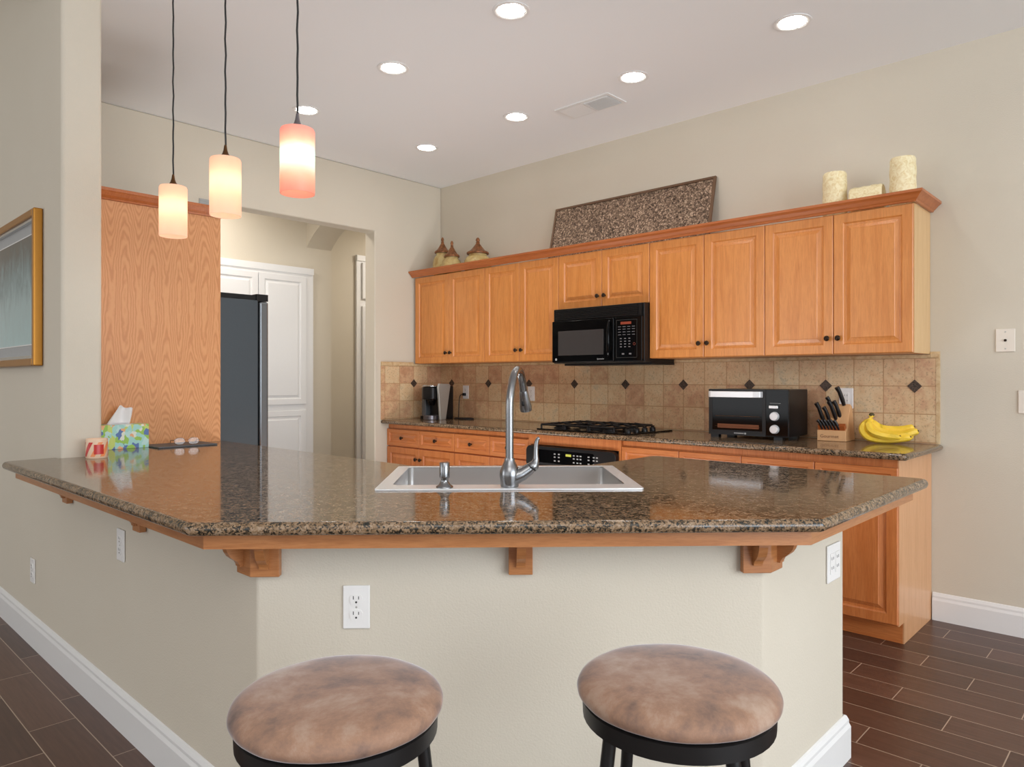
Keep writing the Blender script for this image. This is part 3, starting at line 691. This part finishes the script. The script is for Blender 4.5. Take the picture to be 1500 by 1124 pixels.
# ---------------------------------------------------------------- recessed ceiling lights
cl0 = None
pos = [((2.62, -1.845), 'recessed ceiling light at the top centre of the photo, nearest the camera above the sink'), ((3.54, -.825), 'recessed ceiling light furthest right, nearest the right edge'),
       ((1.713, -1.845), 'recessed ceiling light between the coral pendant and the one at top centre'), ((2.62, -.825), 'recessed ceiling light just above the right end of the air vent'),
       ((1.706, -.83), 'recessed ceiling light just left of the air vent'), ((.80, -1.845), 'recessed ceiling light right beside the coral pendant cord'),
       ((.787, -.83), 'recessed ceiling light nearest the far corner of the ceiling'), ((3.54, -1.845), 'recessed ceiling light above the right side of the island')]
for (x, y), lb in pos:
    if cl0 is None:
        cl0 = o = thing('recessed_light', (x, y, CEIL), lb, 'ceiling light', 0, 'recessed lights in the kitchen ceiling')
        MB().lathe([(.088, -.0005), (.088, -.004), (.080, -.006), (.066, -.003), (.063, -.0005)], 40).build('trim_ring', 'white_trim', o, smooth=True)
        MB().lathe([(0, -.0015), (.0625, -.0015), (.0625, -.001), (0, -.001)], 32).build('lens', 'lamp_lens', o)
    else:
        o = copy_tree(cl0); o.location = (x, y, CEIL); o['label'] = lb
vt = thing('air_vent', (2.178, -.65, CEIL), 'rectangular white air vent with half open louvres in the ceiling', 'vent')
vf = MB()
for a in (rect(-.21, -.1, .21, -.08), rect(-.21, .08, .21, .1), rect(-.21, -.08, -.19, .08), rect(.19, -.08, .21, .08), rect(-.008, -.08, .008, .08)): vf.box(a[0][0], a[0][1], -.008, a[2][0], a[2][1], -.0005)
vf.build('frame', 'white_trim', vt)
lv = MB()
for k in range(11):
    lv.box(-.09, -.0015, -.006, .09, .0015, .006, M=T(-.098, -.073+k*.0146, -.0085) @ rotX(.25*PI+.6))
lv.build('louvre', 'white_trim', vt)
lv = MB()
for k in range(11): lv.box(-.09, -.0015, -.006, .09, .0015, .006, M=T(.098, -.073+k*.0146, -.0085) @ rotX(.12))
lv.build('louvre', 'white_trim', vt)
MB().box(.008, -.08, -.0016, .19, .08, -.0006).build('duct_backing', 'dark_slot', vt)
sv = thing('wall_vent', (.001, -2.15, 2.47), 'small grey return vent on the wall above the oak panel crown', 'vent')
q = MB(); q.box(0, -.045, -.03, .006, .045, .045)
for k in range(5): q.box(.006, -.04, -.024+k*.013, .009, .04, -.018+k*.013)
q.build('grille', 'mat_board', sv)

# ---------------------------------------------------------------- pendants
def pendant(x, y, zb, glassm, capm, label, cord='cord_black'):
    t = thing('pendant_lamp', (x, y, zb), label, 'pendant lamp', 0, 'pendant lamps over the island')
    m = MB(); m.lathe([(.0535, 0), (.0565, 0), (.0575, .004), (.0575, .212), (.054, .219), (.012, .221), (.012, .2175), (.052, .2155), (.054, .21), (.054, .004), (.0535, 0)], 40)
    m.build('lamp_shade', glassm, t, smooth=True)
    MB().lathe([(.024, .2215), (.021, .226), (.012, .238), (.0075, .252), (.0045, .272), (0, .273)], 20).build('cap', capm, t, smooth=True)
    pth = [(0.0012*math.sin(k*1.3), .0012*math.cos(k*1.7), .27+(CEIL-.02-zb-.27)*k/26) for k in range(27)]
    MB().tube(pth, .0036, 8).build('cord', cord, t, smooth=True)
    MB().lathe([(0, 0), (.012, 0), (.055, .012), (.06, .0195), (0, .0195)], 24, off=(0, 0, CEIL-zb-.02)).build('canopy', capm, t, smooth=True)
    MB().sphere((0, 0, .125), .026, (1, 1, 1.15)).build('light_bulb', 'bulb', t, smooth=True)
    MB().lathe([(0, .152), (.014, .152), (.014, .2165), (0, .2165)], 12).build('lamp_socket', 'black_metal', t)
pendant(1.695, -3.028, 1.90, 'amber_glass', 'lamp_bronze', 'leftmost amber glass cylinder pendant lamp, hanging lowest in the photo')
pendant(2.25, -3.05, 1.90, 'amber_glass', 'lamp_bronze', 'middle amber glass cylinder pendant lamp')
pendant(2.745, -3.03, 1.90, 'coral_glass', 'steel_grey_metal', 'coral and pale aqua banded glass pendant lamp, nearest the camera')

# ---------------------------------------------------------------- framed picture on the left wall
pf = thing('framed_picture', (.56, -3.3715, 1.70), 'gold framed abstract painting in grey and teal on the left wall', 'picture')
X0, X1, Z0, Z1 = -.5, .52, -.365, .365
def ring(x0_, z0_, x1_, z1_, w_, y0_, y1_, name, mat, par, **kw):
    m = MB(); m.box(x0_, y0_, z0_, x0_+w_, y1_, z1_); m.box(x1_-w_, y0_, z0_, x1_, y1_, z1_); m.box(x0_+w_, y0_, z0_, x1_-w_, y1_, z0_+w_); m.box(x0_+w_, y0_, z1_-w_, x1_-w_, y1_, z1_)
    return m.build(name, mat, par, **kw)
ring(X0, Z0, X1, Z1, .035, -.04, -.001, 'frame', 'gold_frame', pf, bevel=.006, seg=3)
ring(X0+.0355, Z0+.0355, X1-.0355, Z1-.0355, .014, -.030, -.004, 'inner_frame', 'silver_frame', pf)
MB().box(X0+.045, -.012, Z0+.045, X1-.045, -.002, Z1-.045).build('mat_board', 'mat_board', pf)
ring(X0+.10, Z0+.10, X1-.10, Z1-.10, .005, -.0145, -.0122, 'mat_bevel', 'white_trim', pf)
art = MB().box(X0+.105, -.0140, Z0+.105, X1-.105, -.0123, Z1-.105)
ao = art.build('canvas', 'painting', pf)
ao.data.transform(T(0, 0, 1.70)); ao.location = (0, 0, -1.70)

# ---------------------------------------------------------------- outlets and plates (local front -y)
def outlet(name, loc_, rz, label, cat, kind='duplex', w_=.072, h=.116, group='outlets and plates'):
    t = thing(name, loc_, label, cat, rz, group)
    pl = MB().box(-w_/2, -.007, -h/2, w_/2, -.0005, h/2).build('cover_plate', 'cream_plastic' if kind in ('cable', 'switch') else 'white_plastic', t, bevel=.003)
    if kind == 'duplex':
        for dz in (-.0205, .0205):
            r_ = MB().prism(fillet(rect(-.0175, -.0145, .0175, .0145), .0125), 0, .0025, M=T(0, -.0068, dz) @ rotX(PI/2)).build('receptacle', 'white_plastic', t)
            sl_ = MB(); sl_.box(-.0085, -.0097, dz+.001, -.0065, -.0090, dz+.010); sl_.box(.0055, -.0097, dz+.001, .0075, -.0090, dz+.009)
            sl_.lathe([(0, 0), (.0028, 0), (.0028, .0006), (0, .0006)], 10, M=T(0, -.0093, dz-.0065) @ rotX(PI/2)); sl_.build('slot', 'dark_slot', r_)
        MB().lathe([(0, 0), (.003, 0), (.0025, .001), (0, .001)], 10, M=T(0, -.0068, 0) @ rotX(PI/2)).build('screw', 'silver_plastic', t)
    elif kind == 'decora':
        for sx_ in ((-.0,) if w_ < .09 else (-.023, .023)):
            r_ = MB().box(sx_-.0165, -.0095, -.033, sx_+.0165, -.0068, .033).build('receptacle', 'white_plastic', t, bevel=.001)
            q = MB()
            for dz in (-.018, .012): q.box(sx_-.008, -.0103, dz, sx_-.006, -.0094, dz+.009); q.box(sx_+.006, -.0103, dz, sx_+.008, -.0094, dz+.009)
            q.build('slot', 'dark_slot', r_)
    elif kind == 'cable':
        MB().lathe([(0, 0), (.0065, 0), (.0065, .003), (.004, .003), (.004, .010), (0, .010)], 12, M=T(0, -.0068, 0) @ rotX(PI/2)).build('jack', 'bronze', t)
        for dz in (-.042, .042): MB().lathe([(0, 0), (.004, 0), (.003, .0015), (0, .0015)], 10, M=T(0, -.0068, dz) @ rotX(PI/2)).build('screw', 'silver_plastic', t)
    elif kind == 'switch':
        MB().box(-.005, -.016, -.011, .005, -.0068, .011).build('toggle', 'cream_plastic', t, bevel=.001)
    return t
outlet('outlet', (3.317, -3.184, .665), PI/4, 'white duplex outlet on the island front, between the stool and the corner corbel', 'outlet')
outlet('outlet', (2.11, -3.3713, .669), 0, 'white outlet on the left side of the island wall, higher of the two there', 'outlet', group='outlets on the island left side')
outlet('outlet', (.91, -3.3713, .355), 0, 'white outlet low on the wall under the gold picture', 'outlet', group='outlets on the island left side')
outlet('outlet', (4.0963, -1.888, .68), PI/2, 'white double outlet on the right end of the island wall', 'outlet', 'decora', w_=.115, h=.12)
outlet('outlet', (3.521, -.0112, 1.164), 0, 'white outlet on the tiles behind the knife block', 'outlet', 'decora', w_=.078)
outlet('outlet', (.343, -.0112, 1.158), 0, 'white outlet on the tiles that the coffee maker is plugged into', 'outlet', 'duplex')
outlet('outlet', (1.111, -.0112, 1.155), 0, 'white outlet on the tiles behind the faucet head', 'outlet', 'duplex')
outlet('cable_plate', (4.276, -.0003, 1.467), 0, 'cream cable jack plate on the right wall, upper of the two plates', 'wall plate', 'cable', w_=.082)
outlet('switch_plate', (4.386, -.0003, 1.161), 0, 'cream switch plate cut by the right edge of the photo', 'wall plate', 'switch', w_=.115)

# ---------------------------------------------------------------- coffee maker
cf = thing('coffee_maker', (.285, -.27, .9293), 'black single-cup coffee maker with a silver side panel in the counter corner', 'coffee maker', .15)
MB().prism(fillet(rect(-.0865, -.03, .065, .12), .02), .0, .285).build('body', 'black_plastic', cf, bevel=.008, seg=3)
MB().prism(fillet(rect(-.075, -.15, .055, -.0), .03), .17, .275).build('brew_head', 'black_plastic', cf, bevel=.01, seg=3)
MB().prism(fillet(rect(-.078, -.155, .058, .08), .035), .276, .292).build('lid', 'chrome', cf, bevel=.007, seg=3)
MB().lathe([(0, .12), (.022, .12), (.034, .145), (.036, .169), (0, .169)], 20, off=(-.01, -.085, 0)).build('pod_holder', 'black_gloss', cf, smooth=True)
MB().prism(fillet(rect(-.07, -.16, .05, -.022), .055), 0.0, .038).build('drip_tray', 'steel_grey_metal', cf, bevel=.004)
MB().prism([(-.155, .0), (.06, .0), (.085, .29), (-.14, .305), (-.10, .20)][:0] or [(-.085, .0), (-.015, .0), (.045, .29), (.03, .302), (-.10, .305), (-.112, .27)], 0, .02, M=T(.067, 0, 0) @ Matrix(((0, 0, 1, 0), (1, 0, 0, 0), (0, 1, 0, 0), (0, 0, 0, 1)))).build('side_panel', 'silver_plastic', cf, bevel=.004)
MB().prism(fillet(rect(-.135, -.08, -.087, .10), .015), .03, .27).build('water_tank', 'tank_plastic', cf)
MB().box(-.133, -.078, .272, -.088, .098, .285).build('tank_lid', 'chrome', cf, bevel=.003)
MB().box(-.135, -.09, .0, -.088, .10, .028).build('tank_base', 'black_plastic', cf, bevel=.003)
cord = smoothp([(.343, -.034, 1.138), (.315, -.05, 1.132), (.302, -.055, 1.09), (.30, -.06, .99), (.315, -.075, .938), (.40, -.15, .934), (.50, -.10, .934), (.46, -.05, .934), (.36, -.09, .9345), (.37, -.16, .9385), (.50, -.17, .934), (.55, -.12, .934), (.47, -.08, .938), (.38, -.13, .9345), (.365, -.17, .934)], 5)
pc_ = thing('power_cord', (.343, -.02, .9295), 'black power cord running from the tile outlet to a coil beside the coffee maker', 'cord')
def rel(P, o): return [(p[0]-o[0], p[1]-o[1], p[2]-o[2]) for p in P]
MB().tube(rel(cord, (.343, -.02, .9295)), .0038, 8).build('cable', 'cord_black', pc_, smooth=True)
MB().box(-.013, -.026, .197, .013, -.0013, .221).build('plug', 'black_plastic', pc_, bevel=.004)

# ---------------------------------------------------------------- toaster oven
ta = math.radians(1.5)
tv = thing('toaster_oven', (2.862, -.385, .9293), 'black toaster oven with a white curved handle on the back worktop', 'toaster oven', ta)
TW, TH, TD = .472, .285, .30
MB().box(0, .012, .018, TW, TD, TH).build('housing', 'black_plastic', tv, bevel=.006, seg=3)
for fx in (.03, .41):
    for fy in (.03, .25): MB().box(fx-.025, fy-.015, 0, fx+.025, fy+.02, .0178).build('foot', 'black_plastic', tv)
bz = MB(); bz.box(.0, 0, .018, .345, .0115, .045); bz.box(0, 0, .265, .345, .0115, TH); bz.box(0, 0, .045, .022, .0115, .265); bz.box(.325, 0, .045, .345, .0115, .265)
bz.build('bezel', 'black_plastic', tv)
tdr = MB().box(.0225, .001, .047, .3245, .009, .263).build('door_window', 'black_gloss', tv)
rk = MB()
for zz in (.068, .128): rk.tube([(.04, -.0005, zz), (.31, -.0005, zz)], .0012, 6)
rk.build('rack', 'lamp_bronze', tdr)
MB().box(.055, -.0003, .058, .305, .0008, .082).build('crumb_tray', 'tray_copper', tdr)
hpf = fillet([(.012, -.001), (.012, -.03), (.03, -.044), (.29, -.044), (.325, -.03), (.332, -.001), (.319, -.001), (.312, -.022), (.283, -.032), (.036, -.032), (.024, -.024), (.024, -.001)], .006)
MB().prism(hpf, .238, .273).build('handle', 'handle_silver', tv, bevel=.003)
tcp = MB().box(.3455, .0, .018, TW, .0118, TH).build('control_panel', 'black_gloss', tv, bevel=.002)
for zz in (.062, .135):
    kn = MB().lathe([(0, 0), (.026, 0), (.024, .016), (.021, .02), (0, .02)], 24, M=T(.397, -.0005, zz) @ rotX(PI/2)).build('dial', 'handle_silver', tcp, smooth=True)
MB().box(.366, -.012, .178, .418, -.0005, .195).build('lever', 'handle_silver', tcp, bevel=.004)
MB().box(.37, -.001, .207, .430, -.0004, .2085).build('marking', 'print_grey', tcp)
lm = MB()
for k in range(7): lm.box(.158+k*.0085, -.0006, .027, .1645+k*.0085, -.0001, .0335)
lm.lathe([(0, 0), (.006, 0), (.006, .0005), (0, .0005)], 12, M=T(.225, -.0001, .030) @ rotX(PI/2)); lm.build('lettering', 'print_grey', tv)

# ---------------------------------------------------------------- knife block
ka = math.radians(2)
kb = thing('knife_block', (3.428, -.205, .9293), 'light wood knife block full of black handled knives on the back worktop', 'knife block', ka)
KW = .152
# side profile (y back, z): slanted block
sidep = [(0, 0), (.17, 0), (.115, .19), (.085, .205), (.03, .075), (0, .058)]
YZ = Matrix(((0, 0, 1, 0), (1, 0, 0, 0), (0, 1, 0, 0), (0, 0, 0, 1)))
MB().prism(sidep, 0, KW, M=YZ).build('block', 'light_wood', kb, bevel=.003)
MB().prism([(.004, .0605), (.029, .0765), (.018, .098), (-.010, .084)], .006, KW-.006, M=YZ).build('steak_rest', 'red_wood', kb)
tt = text('Gourmet', 'lettering', 'brown_print', kb, T(.066, -.0005, .026) @ FRONT, .026)
def knife(x, y, z, L, a, r, par):
    dr_ = Vector((-.15-.1*a, -.42, 1)).normalized(); p0 = Vector((x, y, z)); s2 = Vector((-.01, 0, 0))
    MB().tube([p0, p0+dr_*L*.3, p0+dr_*L*.75+s2*.3, p0+dr_*L+s2], [r*.95, r*1.2, r*1.12, r*1.35], 8).build('knife_handle', 'knife_black', par, smooth=True)
for x, y, z, L, r in ((.022, .045, .10, .12, .0095), (.052, .05, .105, .09, .009), (.085, .055, .115, .115, .010), (.105, .062, .13, .10, .0095), (.06, .078, .165, .085, .009), (.118, .084, .198, .11, .0105)): knife(x, y, z, L, 0, r, kb)
for k in range(6): knife(.028+k*.0175, .004, .066, .055, .6, .0072, kb)

# ---------------------------------------------------------------- bananas
bnn = thing('banana_bunch', (3.70, -.16, .9295), 'bunch of ripe yellow bananas lying at the right end of the back worktop', 'bananas', math.radians(16))
CR = Vector((.0, .0, .148))
for k, (pts_, r) in enumerate((
        (((.004, .03, .108), (.06, .042, .078), (.15, .045, .074), (.215, .045, .086)), .0195),
        (((-.004, .016, .105), (.05, .010, .062), (.15, .008, .046), (.235, .02, .066)), .019),
        (((-.018, -.016, .105), (.0, -.040, .066), (.06, -.05, .046), (.138, -.048, .040)), .0205),
        (((-.034, -.008, .108), (-.050, -.016, .070), (-.012, -.022, .030), (.08, -.012, .021), (.195, .0, .034)), .020),
        (((-.034, .012, .106), (-.046, .026, .070), (.0, .044, .030), (.09, .050, .021), (.205, .052, .036)), .019))):
    pts_ = [(a*.88, b*.9, c) for a, b, c in pts_]; st = CR+Vector((.005*k-.010, .005*(k % 3)-.005, 0)); tp = Vector(pts_[-1])
    P = smoothp([st, (st*.45+Vector(pts_[0])*.55)]+[Vector(q_) for q_ in pts_]+[tp+Vector((.012, 0, .004))], 4)
    n = len(P); rr = []
    for i in range(n):
        u = i/(n-1)
        rr.append(.0055 if u < .12 else (.0055+(r-.0055)*min(1, (u-.12)/.22) if u < .8 else max(.004, r*(1-((u-.8)/.2)**1.6*.85))))
    for q_ in range(n):
        if P[q_].z < rr[q_]+.0005: P[q_].z = rr[q_]+.0005
    bo = MB().tube(P, rr, 7).build('banana', 'banana_skin', bnn, smooth=True)
    e = P[-1]; MB().sphere((e.x, e.y, e.z), .0048, seg=8).build('banana_tip', 'banana_tip', bo, smooth=True)
MB().sphere((CR.x, CR.y, CR.z+.003), .013, (1.1, .9, .9), 10).build('stem', 'banana_tip', bnn, smooth=True)

# ---------------------------------------------------------------- decor on top of the wall cabinets
ZT = 2.1575
def jar(x, y, R_, h, label):
    t = thing('lidded_jar', (x, y, ZT), label, 'jar', 0, 'lidded ceramic jars above the corner cabinet')
    MB().lathe([(0, 0), (R_*.75, 0), (R_*.95, h*.12), (R_, h*.4), (R_*.97, h*.62), (R_*.82, h*.82), (R_*.66, h*.9), (R_*.66, h), (0, h)], 28).build('pot', 'jar_ceramic', t, smooth=True)
    l = R_*.8
    MB().lathe([(0, h+.001), (l, h+.001), (l*1.02, h+.012), (l*.9, h+.022), (l*.75, h+.026), (l*.5, h+.05), (l*.25, h+.08), (l*.16, h+.09), (l*.2, h+.097), (l*.13, h+.103), (l*.2, h+.118), (l*.12, h+.135), (0, h+.142)], 24).build('lid', 'jar_lid', t, smooth=True)
jar(.235, -.19, .086, .205, 'tall lidded tan jar, leftmost above the corner cabinet')
jar(.412, -.24, .083, .145, 'shorter lidded tan jar between the other two, with the lowest lid')
jar(.655, -.17, .115, .15, 'wide round lidded tan jar, standing apart on the right of the three')
ah = math.atan2(.1, .42)
an = thing('metal_wall_art', (2.05, -.118, ZT+.003), 'long hammered bronze textured panel leaning on the wall above the microwave cabinet', 'wall art')
RM = rotX(-ah)
def rbox(m, a, b, c, d, e, f): m.box(a, b, c, d, e, f, M=RM); return m
HW, HH = .672, .437
fr_ = MB()
for a in ((-HW, 0, -HW+.016, HH), (HW-.016, 0, HW, HH), (-HW+.016, 0, HW-.016, .016), (-HW+.016, HH-.016, HW-.016, HH)): rbox(fr_, a[0], -.012, a[1], a[2], .004, a[3])
fr_.build('frame', 'brown_frame', an)
pm = MB(); nx, nz_ = 150, 48
gv = [[None]*(nz_+1) for _ in range(nx+1)]
for i in range(nx+1):
    for j in range(nz_+1):
        gv[i][j] = pm.bm.verts.new(RM @ Vector((-HW+.017+(2*HW-.034)*i/nx, -.004-random.random()*.006, .017+(HH-.034)*j/nz_)))
for i in range(nx):
    for j in range(nz_): pm.bm.faces.new((gv[i][j], gv[i+1][j], gv[i+1][j+1], gv[i][j+1]))
pm.build('hammered_sheet', 'hammered_bronze', an, smooth=True, normals=False)
rbox(MB(), -HW+.017, -.002, .017, HW-.017, .002, HH-.017).build('backing', 'bronze', an)
def candle(x, y, R_, h, label, tilt=None, zz=0):
    M = T(0, 0, 0)
    t = thing('carved_candle', (x, y, ZT+zz), label, 'candle', 0, 'carved cream candles above the right cabinet')
    prof = [(0, 0), (R_*.96, 0), (R_, .008)]+[(R_*(1+.025*math.sin(k*1.9)), .008+(h-.02)*k/10) for k in range(1, 10)]+[(R_*.98, h-.01), (R_*.9, h), (R_*.6, h-.006), (0, h-.008)]
    m = MB(); m.lathe(prof, 32, M=tilt)
    m.build('wax', 'carved_wax', t, smooth=True); return t
candle(3.522, -.20, .062, .25, 'carved cream pillar candle at the left of the three, beside the lying one')
candle(3.61, -.20, .072, .16, 'carved cream candle lying on its side between the two upright ones', tilt=T(0, 0, .0765) @ rotZ(.1) @ rotY(PI/2-.04))
candle(3.863, -.20, .062, .262, 'carved cream pillar candle standing nearest the right end of the cabinets')

# ---------------------------------------------------------------- things on the left of the island
tb = thing('tissue_box', (1.065, -3.04, .9293), 'patterned blue and green tissue box on the island in front of the oak panel', 'tissue box')
MB().box(-.06, -.115, 0, .055, .117, .118).build('carton', 'tissue_box_print', tb, bevel=.001)
ts = MB(); TN = 12; vv = []
for i in range(TN+1):
    u = i/TN; row = []
    for j in range(7):
        v = j/6; yy = (-.06+.105*u)*(1-v)+(-.008+.062*u)*v; xx = .012*math.sin(u*7+v*2)+.018*v-.01
        zz = .1185+v*(.094-.016*u)+.004*math.sin(u*9)*v
        row.append(ts.bm.verts.new((xx, yy, zz)))
    vv.append(row)
for i in range(TN):
    for j in range(6): ts.bm.faces.new((vv[i][j], vv[i+1][j], vv[i+1][j+1], vv[i][j+1]))
to = ts.build('tissue', 'tissue_paper', tb, smooth=True); so = to.modifiers.new('thick', 'SOLIDIFY'); so.thickness = .0015
MB().prism(fillet(rect(-.02, -.07, .02, .06), .018), .1183, .119).build('opening', 'white_plastic', tb)
cj = thing('jar_candle', (1.463, -3.262, .9293), 'small red and cream striped jar candle beside the tissue box', 'candle')
MB().lathe([(0, 0), (.041, 0), (.043, .004), (.043, .082), (.0405, .084), (.0405, .062), (0, .062)], 32).build('jar', 'candle_cream', cj, smooth=True)
for k in range(7):                        # diagonal stripes wrapped round the jar
    st = MB(); a0 = k*2*PI/7; rr_ = .0434; rows = []
    for j in range(9):
        u = j/8; z = .008+.062*u; a = a0+u*.75; rows.append([st.bm.verts.new((rr_*math.cos(a+b), rr_*math.sin(a+b), z)) for b in (0, .15, .3, .42)])
    for a_, b_ in zip(rows, rows[1:]):
        for q_ in range(3): st.bm.faces.new((a_[q_], a_[q_+1], b_[q_+1], b_[q_]))
    st.build('stripe', 'candle_red' if k % 3 else 'candle_orange', cj, smooth=True)
lab = MB(); rows = []
for j in range(2): rows.append([lab.bm.verts.new((.0439*math.cos(-.55+.10*q_), .0439*math.sin(-.55+.10*q_), .018+.042*j)) for q_ in range(10)])
for q_ in range(9): lab.bm.faces.new((rows[0][q_], rows[0][q_+1], rows[1][q_+1], rows[1][q_]))
lab.build('paper_label', 'candle_red', cj, smooth=True)
tbl = thing('tablet', (1.14, -2.775, .9293), 'flat dark grey tablet cover lying under the eyeglasses', 'tablet')
MB().box(-.105, -.148, 0, .105, .148, .007).build('cover', 'slate_dark', tbl, bevel=.002)
gl = thing('eyeglasses', (1.17, -2.76, .9368), 'wire eyeglasses resting on the dark tablet cover', 'eyeglasses', math.radians(-60+45+90))
for sx_ in (-.033, .033):
    le = [(sx_+.025*math.cos(2*PI*k/20), -.03+.004*0, .0185+.017*math.sin(2*PI*k/20)) for k in range(20)]
    MB().tube(le, .0011, 6, closed=True).build('rim', 'chrome', gl, smooth=True)
    MB().prism([(sx_+.0245*math.cos(2*PI*k/20), .0185+.0165*math.sin(2*PI*k/20)) for k in range(20)], 0, .001, M=T(0, -.0295, 0) @ rotX(PI/2)).build('lens', 'clear_glass', gl)
    s3 = 1 if sx_ > 0 else -1
    MB().tube(smoothp([(s3*.058, -.03, .024), (s3*.064, -.02, .024), (s3*.066, .04, .018), (s3*.064, .085, .014), (s3*.06, .11, .002)], 3), .0014, 6).build('temple', 'bronze', gl, smooth=True)
MB().tube([(-.009, -.03, .024), (0, -.031, .028), (.009, -.03, .024)], .0012, 6).build('bridge', 'red_wood', gl, smooth=True)

# ---------------------------------------------------------------- bar stools
def stool(x, y, rz, label):
    t = thing('bar_stool', (x, y, 0), label, 'stool', rz, 'velvet bar stools at the island')
    m = MB(); seg = 56; prof = [(0, .714), (.05, .7137), (.10, .712), (.145, .708), (.172, .702), (.187, .692), (.193, .682), (.192, .672), (.187, .664), (.176, .661), (0, .661)]
    m.lathe(prof, seg)
    for v in m.bm.verts:
        r = math.hypot(v.co.x, v.co.y); a = math.atan2(v.co.y, v.co.x)
        if r > .12: v.co.z += .0004*math.sin(9*a); k = 1+.002*math.sin(5*a+.7)+(.0035*math.sin(31*a+3*math.sin(4*a)) if v.co.z < .69 else 0); v.co.x *= k; v.co.y *= k
    c = m.build('cushion', 'velvet', t, smooth=True); sb = c.modifiers.new('sub', 'SUBSURF'); sb.levels = 1; sb.render_levels = 2
    MB().lathe([(.0, .660), (.176, .660), (.182, .656), (.181, .626), (.176, .623), (.170, .623), (.165, .635), (0, .636)], 48).build('seat_frame', 'black_metal', t, smooth=True)
    for k in range(4):
        a = k*PI/2; c_, s2 = math.cos(a), math.sin(a)
        MB().tube([(.150*c_, .150*s2, .6355), (.160*c_, .160*s2, .56), (.22*c_, .22*s2, .002)], [.013, .013, .012], 12).build('leg', 'black_metal', t, smooth=True)
    MB().tube([(.196*math.cos(2*PI*k/40), .196*math.sin(2*PI*k/40), .22) for k in range(40)], .009, 10, closed=True).build('foot_ring', 'black_metal', t, smooth=True)
def sp2(px, Z): X = (px-750)/F_PX*Z; return (4.9327-math.sin(YAW)*Z+math.cos(YAW)*X, -4.2912+math.cos(YAW)*Z+math.sin(YAW)*X)
stool(*sp2(496, 1.316), YAW+math.radians(20), 'left bar stool with round greyish brown velvet cushion, below the island outlet')
stool(*sp2(992, 1.378), YAW+math.radians(25), 'right bar stool with round golden brown velvet cushion, below the right corner corbel')
